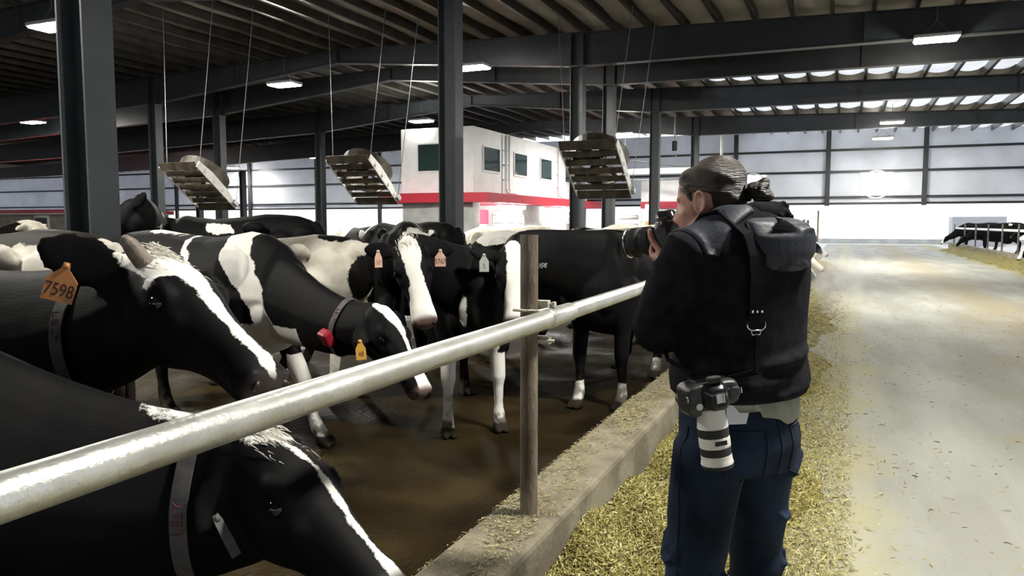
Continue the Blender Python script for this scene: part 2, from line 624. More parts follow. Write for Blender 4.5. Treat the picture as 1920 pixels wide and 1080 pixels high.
# exhaust fans with their bright openings in the end wall
for x, lab in ((-4.0, 'round bright wall fan beside the photographer\'s hair bun'), (1.15, 'square bright wall fan in the middle of the white end wall')):
    r = thing('wall_fan', (x, YE - .12, 3.22), lab, 'fan', group='end wall fans')
    MB().lathe((0, 0, 0), (0, 1, 0), [(0, .62), (.1, .62), (.1, .56), (0, .56), (0, .62)], 30, caps=False).build('shroud', M['white_paint'], r, smooth=False)
    MB().box((0, .05, .58), (1.3, .05, .06)).box((0, .05, -.58), (1.3, .05, .06)).box((-.62, .05, 0), (.06, .05, 1.2)).box((.62, .05, 0), (.06, .05, 1.2)).build('fan_frame', M['white_paint'], r)
    MB().lathe((0, .02, 0), (0, 1, 0), [(0, .05), (.08, .05)], 14).build('fan_hub', M['white_paint'], r)

# right wall and near end: unseen curtain panels added to hold back sky light, open below
struct(MB().box((XR, 11.75, 3.6), (.06, 51.5, 2.4)).build('wall_right', M['panel']))
struct(MB().box(((XL + XR) / 2, YB, 3.9), (XR - XL, .06, 3.4)).build('wall_near', M['panel']))
# left wall and its curtain
struct(MB().box((XL, 11.75, 3.2), (.06, 51.5, 2.6)).build('wall_left', M['panel']))
# low wall far out in the yard
struct(MB().box((6, 66, .18), (18, .3, .36)).build('wall_yard', M['grey_wall']))
tag(MB().box((8.3, 62, 1.0), (3.2, 2.0, 2.0)).build('metal_shed', mat('corrugated_metal', (0.32, .33, .36), .5, .3, (0.42, .43, .46), 3, stretch=(30, 30, .01))),
    'small grey corrugated shed in the yard behind the right-hand cows', 'shed')

# ---- robot rooms
FX0, FX1, FY0, FY1 = -13.41, -10.8, 22.0, 33.6
r = thing('robot_room', ((FX0 + FX1) / 2, FY0, 0), 'white two-storey milking room with red band and dark windows', 'building')
cx = (FX0 + FX1) / 2


def wallbox(name, m_, x0, x1, y0, y1, z0, z1, parent=None, bev=0):
    c = ((x0 + x1) / 2 - cx, (y0 + y1) / 2 - FY0, (z0 + z1) / 2)
    return MB().box(c, (x1 - x0, y1 - y0, z1 - z0)).build(name, m_, parent if parent is not None else r, bevel=bev)


wallbox('upper_storey', M['white_paint'], FX0, FX1, FY0, FY1, 2.5, 4.56)
wallbox('red_fascia', M['red'], -13.97, -10.14, 21.62, FY1 + .2, 2.18, 2.475)
wallbox('lower_wall', M['grey_wall'], FX0, FX1 - 1.75, FY0 + .05, FY1, 0, 2.2)
for y0, y1 in ((22.0, 22.5), (26.1, 28.3), (30.9, 33.6)):
    wallbox('pier', M['grey_wall'], FX1 - 1.74, FX1 - .02, y0, y1, 0, 2.2)
for x0, x1, y in ((-12.75, -11.55, FY0),):
    w = wallbox('window', M['white_paint'], x0 - .05, x1 + .05, y - .04, y + .01, 3.14, 4.09)
    MB().box(((x0 + x1) / 2 - cx, -.045, 3.62), (x1 - x0, .012, .84)).build('pane', M['glass'], w)
for y0, y1 in ((22.73, 23.94), (25.26, 26.35), (27.8, 28.91), (30.6, 31.7)):
    w = wallbox('window', M['white_paint'], FX1 - .01, FX1 + .04, y0 - .05, y1 + .05, 3.18, 4.03)
    MB().box((FX1 + .045 - cx, (y0 + y1) / 2 - FY0, 3.61), (.012, y1 - y0, .74)).build('pane', M['glass'], w)
for y in (24.35, 24.6, 29.7):
    m_ = MB().tube([(FX1 + .1 - cx, y - FY0, 4.5), (FX1 + .1 - cx, y - FY0, 2.7), (FX1 + .14 - cx, y - FY0 + .05, 2.58), (FX1 + .25 - cx, y - FY0 + .25, 2.55)], .04, 10)
    for z in (3.0, 3.5, 4.0):
        m_.box((FX1 + .05 - cx, y - FY0, z), (.1, .14, .04))
    m_.build('downpipe', M['white_paint'], r, smooth=True)
for i, y in enumerate((24.3, 29.6)):
    lab = ['lit fluorescent tube in the nearer milking bay', 'lit fluorescent tube in the farther milking bay'][i]
    t = thing('tube_light', (FX1 + .35, y, 2.1), lab, 'lamp', group='milking bay lights')
    MB().box((0, 0, .05), (.16, 2.2, .05)).build('lamp_housing', M['white_paint'], t)
    MB().tube([(0, -1.05, -.03), (0, 1.05, -.03)], .06, 12).build('tube', M['lit'], t, smooth=True)
    g = thing('bay_gate', (FX1 + .2, y, 0), ['white tubular gate below the nearer bay light', 'white tubular gate below the farther bay light'][i], 'gate', group='milking bay gates')
    m_ = MB()
    for z in (1.55, 1.8):
        m_.tube([(0, -1.3, z), (0, 1.2, z), (0, 1.32, z - .06), (0, 1.35, z - .2)], .03, 8)
    m_.build('gate_rails', M['white_paint'], g, smooth=True)
    m_ = MB()
    for yy in (-1.25, -.4, .5, 1.3):
        m_.tube([(0, yy, 0), (0, yy, 1.8)], .03, 8)
    m_.build('gate_posts', M['white_paint'], g, smooth=True)
    b_ = thing('milking_robot', (FX1 - 1.3, y, 0), ['white and red milking robot in the nearer bay', 'white and red milking robot in the farther bay'][i], 'robot', group='milking robots')
    MB().box((0, 0, 1.0), (.5, 1.9, 2.0)).build('cabinet', M['white_paint'], b_, bevel=.05)
    MB().box((.27, .6, 1.75), (.05, .8, .5)).build('red_panel', M['red'], b_, bevel=.02)
    MB().tube([(.35, -.8, 1.3), (.35, .8, 1.3)], .05, 10).build('robot_arm', M['alu'], b_, smooth=True)

# second room, by the end wall
r2 = thing('robot_room', (-6.75, 34.2, 0), 'low white room with red band left of the photographer\'s face', 'building')
MB().box((0, 1.4, 2.95), (3.4, 2.8, .95)).build('upper_wall', M['white_paint'], r2)
MB().box((0.1, 1.3, 2.33), (3.5, 3.2, .3)).build('red_fascia', M['red'], r2)
MB().box((.9, 1.6, 1.1), (2.2, 2.6, 2.2)).build('lower_wall', M['grey_wall'], r2)
# third room, far left
r3 = thing('robot_room', (-41, 25.6, 0), 'tan walled room under a long red band at the far left', 'building')
MB().box((0, 2.5, 1.0), (16, 5, 2.0)).build('lower_wall', M['tan_wall'], r3)
MB().box((0, 2.4, 2.10), (16.4, 5.6, .17)).build('red_fascia', M['red'], r3)
MB().box((0, 2.4, 1.99), (16.4, 5.6, .05)).build('white_edge', M['white_paint'], r3)
MB().box((5.2, -.06, 1.0), (1.0, .08, 1.85)).build('door_frame', M['white_paint'], r3)
MB().box((5.2, -.11, .95), (.8, .04, 1.7)).build('door', M['dark'], r3)
# equipment rack with the orange tub between the rooms
k = thing('feed_rack', (-7.9, 31.6, 0), 'white equipment rack with orange tub beyond the cows, centre right', 'rack')
m_ = MB()
for x in (-.9, .1, .9):
    m_.box((x, 0, 1.05), (.07, .07, 2.1))
for z in (1.3, 1.65, 2.05):
    m_.box((0, 0, z), (1.9, .3, .04))
m_.build('frame', M['alu'], k)
MB().box((.45, -.1, 1.15), (.3, .2, 2.3)).build('white_panel', M['white_paint'], k, bevel=.03)
MB().lathe((.55, -.35, 1.35), (0, 0, 1), [(0, .18), (.25, .22), (.25, .2), (.02, .16)], 16).build('tub', M['orange'], k)
for z in (1.42, 1.78):
    MB().tube([(-.8, -.05, z), (.0, -.05, z)], .1, 12).build('drum', M['alu'], k, smooth=True)
# overhead boom near the end wall
bm_ = thing('overhead_boom', (-6.2, 30.8, 3.6), 'grey overhead boom and bracing left of the photographer\'s head', 'boom')
MB().box((0, 0, 0), (4.6, .1, .22)).build('beam', M['alu'], bm_)
MB().tube([(-2.2, 0, .5), (2.2, 0, -.12)], .035, 8).tube([(-2.2, 0, -.35), (2.0, 0, -.3)], .03, 8).build('brace', M['cable'], bm_)
MB().tube([(1.7, 0, -1.6), (1.7, 0, 1.3)], .05, 8).build('hanger', M['alu'], bm_)
MB().tube([(-2.1, 0, -.3), (-2.1, 0, 1.31)], .03, 8).build('hanger', M['alu'], bm_)
# pull chain with hook
ch = thing('chain_hoist', (-4.9, 23.95, 3.88), 'small chain hoist hanging right of the narrow column', 'hoist')
MB().tube([(0, 0, .1), (0, 0, 1.05)], .02, 8).build('chain', M['cable'], ch)
MB().box((0, 0, 0), (.16, .12, .3)).build('block', M['dark'], ch, bevel=.03)
MB().tube([(0, 0, -.15), (0, 0, -.22), (.05, 0, -.28), (.02, 0, -.34), (-.04, 0, -.32)], .02, 8).build('hook', M['galv_clamp'], ch)

# ---- high bay lamps (each lamp gives its own light)
LAMPS = [(-12.41, 9.21, 'lamp at the top left, touching the widest column'), (-24.5, 17.34, 'lamp on the left, below the top left lamp'),
         (-12.43, 15.12, 'bright lamp between the widest column and the tall column'), (-7.42, 15.07, 'bright lamp right of the top of the tall dark column'),
         (1.38, 16.09, 'lamp at the upper right under the deep rafter'), (-12.73, 22.14, 'small lamp above the corner of the white robot room'),
         (-7.65, 28.2, 'small lamp above the right-hand fan'), (-35.5, 25.5, 'small far lamp left of the widest column'),
         (1.27, 28.5, 'small lamp over the far feed alley'), (1.2, 33.6, 'smallest lamp over the feed alley, near the end wall'),
         (-24.5, 32.0, 'tiny lamp beside the column left of the middle fan'), (-33.5, 35.9, 'small far lamp above the white wall, centre left'),
         (1.35, 3.4, 'lamp over the alley near the camera'), (-7.4, 2.2, 'lamp over the pen near the camera')]
protoL = None
for x, y, lab in LAMPS:
    z = 4.8 if y > 9.1 else 4.95
    t = thing('high_bay_lamp', (x, y, z), 'rectangular white ' + lab, 'lamp', rz=.0, group='high bay lamps')
    if protoL is None:
        a = MB().box((0, 0, .045), (.74, .46, .07)).build('lamp_housing', M['alu'], t, bevel=.02)
        b = MB().box((0, 0, 0), (.68, .40, .025)).build('diffuser', M['lamp'], t, bevel=.01)
        c = MB().tube([(-.25, 0, .07), (0, 0, .34), (.25, 0, .07)], .006, 6).tube([(0, 0, .34), (0, 0, .62)], .006, 6).build('hanger', M['cable'], t)
        protoL = (a, b, c)
    else:
        for p_ in protoL:
            q = p_.copy()
            COL.objects.link(q)
            q.parent = t

# ---- tilted circulation fans, hung on cables
def circ_fan(x, y, z, label, s=1.0):
    t = thing('circulation_fan', (x, y, z), label, 'fan', group='circulation fans')
    th = math.radians(38)
    ex = A_([1, 0, 0.]); ed = A_([0, math.cos(th), -math.sin(th)]); en = A_([0, math.sin(th), math.cos(th)])
    R = np.stack([ex, ed, en], 1)
    L, W = 1.45 * s, 1.12 * s

    def q(a, b, c):
        return ex * a + ed * b + en * c
    # drum
    m_ = MB()
    prof = [(0.0, .56 * s), (.34 * s, .60 * s), (.34 * s, .575 * s), (0.0, .535 * s), (0, .56 * s)]
    m_.lathe(q(0, -.02, .06), en, prof, 36)
    m_.f = m_.f[:-2]; m_.mi = m_.mi[:-2]
    m_.build('drum', M['fan'], t, smooth=False)
    for sx in (-1, 1):
        pm = MB()
        out = [(-.5, 0), (-.5, .16), (-.2, .22), (.25, .2), (.5, .1), (.5, 0)]
        v = [q(sx * (W / 2 + e), b * L, c * s - .05) for e in (0, .02) for b, c in out]
        n = len(out)
        pm.add(v, [tuple(range(n)), tuple(range(n, 2 * n))[::-1]] + [(i, (i + 1) % n, n + (i + 1) % n, n + i) for i in range(n)])
        for b in (-.32, -.08, .14, .36):
            pm.box(q(sx * (W / 2 + .025), b * L, .03), (.012, .05, .05), R)
        pm.build('side_panel', M['fan_white'], t)
    for i in range(7):
        b = (-.5 + i / 6) * L
        th2 = -.40
        Rl = np.stack([ex, ed * math.cos(th2) + en * math.sin(th2), -ed * math.sin(th2) + en * math.cos(th2)], 1)
        MB().box(q(0, b, -.02), (W, .125 * s if i not in (0, 6) else .19 * s, .012), Rl).build('louvre', M['fan'], t)
    bl = MB()
    for k_ in range(6):
        a = k_ * math.pi / 3
        d1 = ex * math.cos(a) + ed * math.sin(a); d2 = -ex * math.sin(a) + ed * math.cos(a)
        Rb = np.stack([d1, d2 * .9 + en * .43, -d2 * .43 + en * .9], 1)
        bl.box(q(0, -.02, .2) + d1 * .3 * s, (.42 * s, .17 * s, .012), Rb)
    bl.build('blades', M['fan'], t)
    MB().lathe(q(0, -.02, .14), en, [(0, .1), (.2, .11), (.24, .06)], 16).build('motor', M['dark'], t)
    MB().box(q(W / 2 + .05, .46 * L, .02), (.07, .12, .1), R).build('junction_box', M['alu'], t, bevel=.01)
    for a, b in ((-.45, -.45), (.45, -.45), (.5, .48)):
        p0 = q(a * W, b * L, .12)
        top = A_([p0[0] + (a * .5 if b < 0 else .35), p0[1] + .25, z_bot(x) - z + .35])
        MB().tube([p0, top], .007, 6).build('hanging_cable', M['cable'], t)
    return t


circ_fan(-11.85, 11.75, 2.25, 'tilted louvred fan hanging beside the left grey columns', .84)
circ_fan(-8.75, 12.9, 2.36, 'tilted louvred fan hanging left of the white robot room', .85)
circ_fan(-4.2, 13.6, 2.48, 'tilted louvred fan hanging behind the dark column, above the black branded cow', .92)

# ---- feed rails and posts
def post(x, y, label, h=1.46, z0=.4, big=True):
    t = thing('fence_post', (x, y, z0), label, 'post', group='feed fence posts')
    R_ = .0335
    m_ = MB().lathe((0, 0, 0), (0, 0, 1), [(0, R_), (h - z0, R_), (h - z0, R_ - .005), (h - z0 - .03, R_ - .005)], 24)
    m_.build('shaft', M['post'] if big else M['white_paint'], t, smooth=False)
    return t


PX, PZ0, PZ1 = -1.0, 1.143, 1.16
pp = thing('feed_rail', (PX, 0, 0), 'thick galvanised pipe rail running in front of the cows to the photographer', 'rail')
mp_ = MB().tube([(0, -1.2, PZ0 - .004), (0, 2.67, PZ0 + .008)], .0335, 28)
mp_.build('pipe', M['galv'], pp, smooth=True)
MB().tube([(0, 2.655, PZ0 + .008), (0, 9.4, PZ1 + .02)], .0325, 28).build('pipe', M['galv'], pp, smooth=True)
MB().tube([(0, 2.64, PZ0 + .008), (0, 2.655, PZ0 + .008), (0, 2.90, PZ0 + .009), (0, 2.91, PZ0 + .009)], [.0335, .0375, .0365, .0325], 28).build('coupling_sleeve', M['galv'], pp, smooth=True)
fp = post(-1.076, 2.66, 'rust-brown steel post standing on the kerb, holding the nearest rail')
lb = MB().box((.035, .04, .665), (.07, .03, .03)).tube([(.01, .0, .665), (.09, .03, .665)], .007, 8)
lb.build('lower_bracket', M['galv_clamp'], fp, bevel=.003)
cl = MB().box((.035, .04, .79), (.06, .03, .05))
cl.tube([(-.05, -.035, .782), (.0, -.045, .782), (.05, -.03, .782), (.07, .03, .785)], .006, 8)
cl.tube([(.0, .08, .80), (.09, .04, .80)], .008, 8).tube([(.0, .07, .77), (.085, .02, .77)], .008, 8)
cl.box((.085, .035, .80), (.014, .022, .022)).box((.08, .02, .77), (.014, .022, .022))
cl.build('pipe_clamp', M['galv_clamp'], fp, bevel=.003)
post(-1.07, 9.0, 'white feed fence post behind the photographer', 1.5)
for i, y in enumerate((13.2, 14.8, 16.9, 19.8, 22.8, 25.2)):
    post(-1.07, y, ['first', 'second', 'third', 'fourth', 'fifth', 'last'][i] + ' dark post of the row beyond the photographer\'s shoulder', 1.62)
pr = thing('feed_rail', (-.98, 0, 0), 'white pipe rail over the cows feeding beyond the photographer', 'rail')
MB().tube([(0, 9.45, 1.2), (0, 27.5, 1.24)], .04, 16).build('pipe', M['white_paint'], pr, smooth=True)
tp = post(-.98, 31.5, 'tall thin grey pole at the far end of the left feed fence', 2.0)
pr = thing('feed_rail', (5.85, 0, 0), 'white pipe rail along the right-hand feed fence', 'rail')
MB().tube([(0, 21, 1.25), (0, 52, 1.25)], .05, 16).build('pipe', M['white_paint'], pr, smooth=True)
for i, y in enumerate((24.5, 27.3, 30.2, 33.2, 36.4, 39.8, 43.4, 47.2, 51.4)):
    t = post(5.78, y, ['nearest post of the right-hand feed fence', 'second post of the right-hand feed fence', 'third post of the right-hand feed fence',
                       'fourth post of the right-hand feed fence', 'fifth post of the right-hand feed fence', 'sixth post of the right-hand feed fence',
                       'seventh post of the right-hand feed fence', 'eighth post of the right-hand feed fence', 'farthest post of the right-hand feed fence'][i], 1.5)
# ================================================================== feed and straw
rng = np.random.default_rng(5)


def straw_material(name, cols):
    m = bpy.data.materials.new(name)
    m.use_nodes = True
    nt = m.node_tree
    b = nt.nodes['Principled BSDF']
    b.inputs['Roughness'].default_value = .8
    g = nt.nodes.new('ShaderNodeNewGeometry')
    r = nt.nodes.new('ShaderNodeValToRGB')
    e = r.color_ramp.elements
    e[0].color = (*cols[0], 1); e[1].color = (*cols[-1], 1)
    for i, c in enumerate(cols[1:-1]):
        k = e.new((i + 1) / (len(cols) - 1)); k.color = (*c, 1)
    nt.links.new(g.outputs['Random Per Island'], r.inputs[0])
    nt.links.new(r.outputs[0], b.inputs['Base Color'])
    return m


M['straw'] = straw_material('chopped_feed', [(0.06, .045, .01), (0.19, .16, .035), (0.30, .265, .07), (0.40, .36, .11), (0.24, .21, .05), (0.13, .10, .025), (0.48, .44, .19), (0.62, .57, .33)])
M['feed'] = mat('feed_base', (0.10, .08, .018), .9, 0, (0.24, .205, .055), 14, 8, bump=.6, bscale=50)


def slivers(px_, py_, pz_, lmin, lmax, wmin, wmax, tilt=.35):
    n = len(px_)
    a = rng.uniform(0, 2 * np.pi, n)
    el = rng.normal(0, tilt, n)
    L = rng.uniform(lmin, lmax, n) * .5
    W = rng.uniform(wmin, wmax, n) * .5
    d = np.stack([np.cos(a) * np.cos(el), np.sin(a) * np.cos(el), np.sin(el)], 1) * L[:, None]
    ro = rng.normal(0, .5, n)
    s = np.stack([-np.sin(a) * np.cos(ro), np.cos(a) * np.cos(ro), np.sin(ro)], 1) * W[:, None]
    c = np.stack([px_, py_, pz_], 1)
    bend = np.stack([0 * a, 0 * a, np.abs(rng.normal(0, .1, n)) * L], 1)
    v = np.stack([c - d - s, c - d + s, c + bend + s, c + bend - s, c + d + s * .6, c + d - s * .6], 1).reshape(-1, 3)
    i = np.arange(n)[:, None] * 6
    f = np.concatenate([i + A_([[0, 1, 2, 3]]), i + A_([[3, 2, 4, 5]])], 0)
    return v, f


def quads(name, v, f, m):
    me = bpy.data.meshes.new(name)
    me.from_pydata(v.tolist(), [], f.tolist())
    me.materials.append(m)
    o = bpy.data.objects.new(name, me)
    COL.objects.link(o)
    return o


def heap(x, y, x0=-.95, far=False):
    """height of the feed pile across the kerb foot"""
    t = np.clip((x - x0) / .78, 0, 1.5)
    edge = .92 + .14 * np.sin(y * 1.7) + .08 * np.sin(y * 4.3 + 1)
    k = np.clip(1 - t / edge, 0, 1)
    h = .235 * k ** .75
    h *= 1 + .22 * np.sin(y * 2.3 + x * 5) * np.sin(x * 9 + y) + .10 * np.sin(y * 9 + x * 13)
    return np.where(k > 0, h + .004, -.02)


def pile(name, x0, x1, y0, y1, sgn, label, dx=.05, dy=.08, nst=0, big=1.0):
    xs_ = np.linspace(0, x1 - x0, int((x1 - x0) / dx))
    x0_ = x0
    ys_ = np.arange(y0, y1, dy)
    X, Y = np.meshgrid(xs_, ys_)
    Z = heap(X - .95, Y) + rng.normal(0, .007, X.shape)
    XX = (x0 + X) if sgn > 0 else (x1 - X)
    v = np.stack([XX, Y, Z], 2).reshape(-1, 3)
    nx_ = len(xs_)
    i = np.arange(len(ys_) - 1)[:, None] * nx_ + np.arange(nx_ - 1)[None]
    f = np.stack([i, i + 1, i + nx_ + 1, i + nx_], 2).reshape(-1, 4)
    mats_f = np.zeros(len(f), int)
    if nst:
        xr = rng.beta(1.0, 1.75, nst) * (x1 - x0)
        yr = y0 + rng.beta(1.0, 2.3, nst) * (y1 - y0)
        zr = np.maximum(heap(xr - .95, yr), 0) + rng.uniform(.002, .02, nst)
        sv, sf = slivers(xr, yr, zr, .007 * big, .036 * big, .002 * big, .0055 * big, .5)
        if sgn < 0:
            pass
        sv[:, 0] += x0
        f = np.concatenate([f, sf + len(v)])
        v = np.concatenate([v, sv])
        mats_f = np.concatenate([mats_f, np.ones(len(sf), int)])
    me = bpy.data.meshes.new(name)
    me.from_pydata(v.tolist(), [], f.tolist())
    me.materials.append(M['feed']); me.materials.append(M['straw'])
    me.polygons.foreach_set('material_index', mats_f.tolist())
    o = bpy.data.objects.new(name, me)
    COL.objects.link(o)
    return tag(o, label, 'feed', kind='stuff')


pile('chopped_feed', -.95, .10, .9, 11.0, 1, 'yellow green chopped feed heaped along the left kerb behind and beside the photographer', nst=150000)
pile('chopped_feed', -.95, .1, 11.0, 30, 1, 'thin strip of chopped feed under the cows feeding beyond the photographer', dx=.1, dy=.2, nst=6000, big=2)
pile('chopped_feed', 4.6, 5.68, 18, 50, -1, 'green chopped feed heaped along the right-hand kerb', dx=.1, dy=.2, nst=0, big=2)

# loose straw on top of the kerb, thick in patches
n = 42000
x = rng.uniform(-1.215, -.955, n)
y = .9 + rng.beta(1, 1.7, n) * 9
dens = .5 + .5 * np.sin(y * 2.9 + 1.0) * np.sin(y * 1.3 + x * 9) + .25 * np.sin(y * 7 + x * 20)
dens += np.where((y > 2.3) & (y < 3.0), .1, 0)
keep = rng.uniform(0, 1, n) < np.clip(dens, .12, 1) * .8 * np.clip((-.96 - x) / .09, .05, 1)
x, y = x[keep], y[keep]
v, f = slivers(x, y, .402 + rng.uniform(.001, .007, len(x)), .005, .024, .0015, .0045, .2)
M['straw_dry'] = straw_material('dry_straw', [(0.08, .065, .025), (0.20, .17, .08), (0.30, .265, .13), (0.40, .36, .20), (0.24, .20, .09), (0.50, .455, .28)])
tag(quads('loose_straw', v, f, M['straw_dry']), 'loose bits of straw strewn on top of the left kerb', 'straw', kind='stuff')
# sparse bits on the alley floor
n = 5200
x = np.concatenate([rng.exponential(.35, n // 2) - .4, rng.uniform(-.2, 4.8, n // 2)])
y = 1.5 + rng.beta(1, 2.2, len(x)) * 22
v, f = slivers(x, y, .004 + rng.uniform(0, .004, len(x)), .01, .045, .003, .009, .1)
M['crumbs'] = straw_material('trodden_bits', [(0.07, .055, .025), (0.20, .16, .06), (0.36, .31, .12), (0.14, .11, .05), (0.46, .42, .25)])
tag(quads('loose_straw', v, f, M['crumbs']), 'scattered bits of feed trodden onto the alley floor', 'straw', kind='stuff')
# ================================================================== cows
def coat_material(name, dirt=.35, white=(0.80, 0.78, 0.73), cream=(0.50, 0.45, 0.36), black=(0.0030, 0.0030, 0.0036), nose=(0.035, 0.028, 0.027)):
    m = bpy.data.materials.new(name)
    m.use_nodes = True
    nt = m.node_tree
    N = nt.nodes.new
    Lk = nt.links.new
    b = nt.nodes['Principled BSDF']
    b.inputs['Roughness'].default_value = .58
    b.inputs['Specular IOR Level'].default_value = .10
    tc = N('ShaderNodeTexCoord')

    def attr(n):
        a = N('ShaderNodeAttribute'); a.attribute_name = n
        return a.outputs['Fac']

    def math_(op, a, b_):
        q = N('ShaderNodeMath'); q.operation = op
        for i, s in enumerate((a, b_)):
            if isinstance(s, (int, float)):
                q.inputs[i].default_value = s
            else:
                Lk(s, q.inputs[i])
        return q.outputs[0]

    def noise(sc, det, st=None):
        n = N('ShaderNodeTexNoise'); n.inputs['Scale'].default_value = sc; n.inputs['Detail'].default_value = det
        if st:
            mp = N('ShaderNodeMapping'); mp.inputs['Scale'].default_value = st
            Lk(tc.outputs['Object'], mp.inputs[0]); Lk(mp.outputs[0], n.inputs['Vector'])
        else:
            Lk(tc.outputs['Object'], n.inputs['Vector'])
        return n.outputs['Fac']

    def rng_(x, a, b_, c=0., d=1.):
        r = N('ShaderNodeMapRange')
        Lk(x, r.inputs[0])
        for i, v in enumerate((a, b_, c, d)):
            r.inputs[i + 1].default_value = v
        return r.outputs[0]

    def mix(f, a, b_):
        q = N('ShaderNodeMix'); q.data_type = 'RGBA'
        Lk(f, q.inputs[0])
        for i, s in ((6, a), (7, b_)):
            if isinstance(s, tuple):
                q.inputs[i].default_value = (*s, 1)
            else:
                Lk(s, q.inputs[i])
        return q.outputs[2]
    edge = math_('ADD', attr('coat'), math_('MULTIPLY', math_('SUBTRACT', noise(14, 4), .5), .055))
    edge = math_('ADD', edge, math_('MULTIPLY', math_('SUBTRACT', noise(150, 2, (1, 1, .3)), .5), .016))
    wf = rng_(edge, -.0035, .0035)
    wcol = mix(rng_(noise(5, 5), .45, .72, 0, dirt), white, cream)
    blk = mix(rng_(noise(3.2, 6), .48, .75, 0, 1), black, (black[0] * 1.9 + .0015, black[1] * 1.8 + .001, black[2] * 1.6 + .0006))
    c = mix(wf, blk, wcol)
    c = mix(attr('nose'), c, nose)
    # caked mud on the lower legs
    sp = N('ShaderNodeSeparateXYZ'); Lk(tc.outputs['Object'], sp.inputs[0])
    mud = math_('MULTIPLY', rng_(sp.outputs[2], .42, .03, 0, 1), rng_(math_('ADD', noise(16, 5), math_('MULTIPLY', sp.outputs[2], -.5)), .36, .47))
    c = mix(mud, c, (0.05, .035, .018))
    c = mix(attr('hoof'), c, (0.03, .024, .017))
    Lk(c, b.inputs['Base Color'])
    rr = rng_(attr('nose'), 0, 1, .66, .28)
    Lk(rr, b.inputs['Roughness'])
    bp = N('ShaderNodeBump'); bp.inputs['Strength'].default_value = .16; bp.inputs['Distance'].default_value = .005
    h = math_('ADD', noise(260, 3, (.25, 1, .6)), math_('MULTIPLY', noise(26, 4), .35))
    Lk(h, bp.inputs['Height']); Lk(bp.outputs[0], b.inputs['Normal'])
    return m


M['coat'] = coat_material('holstein_coat')
M['coat_dirty'] = coat_material('holstein_coat_dusty', .9, (0.66, .62, .54), (0.42, .37, .29), (0.0055, .005, .0048))
M['coat_brown'] = coat_material('holstein_coat_brownish', .8, (0.66, .62, .55), (0.42, .36, .27), (0.014, .0115, .0085))
M['coat_pink'] = coat_material('holstein_coat_pink_nose', .35, nose=(0.13, .085, .075))
M['eye'] = mat('cow_eye', (0.006, .005, .006), .10, spec=.5)
M['tuft'] = mat('white_hair', (0.72, .69, .62), .6)
M['nostril'] = mat('nostril_dark', (0.006, .005, .005), .4)
M['strap'] = mat('collar_strap', (0.055, .052, .052), .6, 0, (0.085, .08, .08), 30, bump=.15, bscale=300)
M['strap_red'] = mat('collar_lettering', (0.15, .035, .035), .6)
M['red_box'] = mat('collar_transponder', (0.30, .012, .03), .45)
M['tag_orange'] = mat('ear_tag_orange', (0.62, .22, .06), .5, 0, (0.52, .25, .10), 40)
M['tag_peach'] = mat('ear_tag_peach', (0.66, .42, .32), .5, 0, (0.58, .36, .27), 60)
M['tag_yellow'] = mat('ear_tag_yellow', (0.66, .36, .06), .5)
M['tag_grey'] = mat('ear_tag_grey', (0.33, .34, .31), .55)
M['ink'] = mat('tag_ink', (0.05, .02, .015), .6)
M['ink_white'] = mat('brand_hair', (0.30, .30, .29), .8)
M['horn'] = mat('horn_bud', (0.13, .105, .08), .55, 0, (0.24, .20, .16), 22, 4, bump=.2, bscale=60)


def sd_poly(p, poly):
    """signed distance, positive inside"""
    poly = A_(poly, dtype=float)
    n = len(poly)
    d = np.full(len(p), 1e9)
    ins = np.zeros(len(p), bool)
    for i in range(n):
        a, b = poly[i], poly[(i + 1) % n]
        e = b - a
        w = p - a
        t = np.clip((w @ e) / (e @ e + 1e-12), 0, 1)
        q = w - t[:, None] * e
        d = np.minimum(d, np.sqrt((q ** 2).sum(1)))
        c = (a[1] > p[:, 1]) != (b[1] > p[:, 1])
        with np.errstate(divide='ignore', invalid='ignore'):
            xx = a[0] + (p[:, 1] - a[1]) / (b[1] - a[1] + 1e-15) * (b[0] - a[0])
        ins ^= c & (p[:, 0] < xx)
    return np.where(ins, d, -d)


def claws(mb, x, y):
    """the two claws of a cloven hoof"""
    for q in (-1, 1):
        mb.loft([((x - .045, y + q * .030, .040), (0, .024, 0), (0, 0, .040), .7), ((x - .035, y + q * .031, .040), (0, .029, 0), (0, 0, .042), .7), ((x + .01, y + q * .032, .036), (0, .029, 0), (0, 0, .036), .7),
                 ((x + .05, y + q * .031, .024), (0, .024, 0), (0, 0, .024), .7), ((x + .068, y + q * .029, .014), (0, .012, 0), (0, 0, .012), .8)], 12)


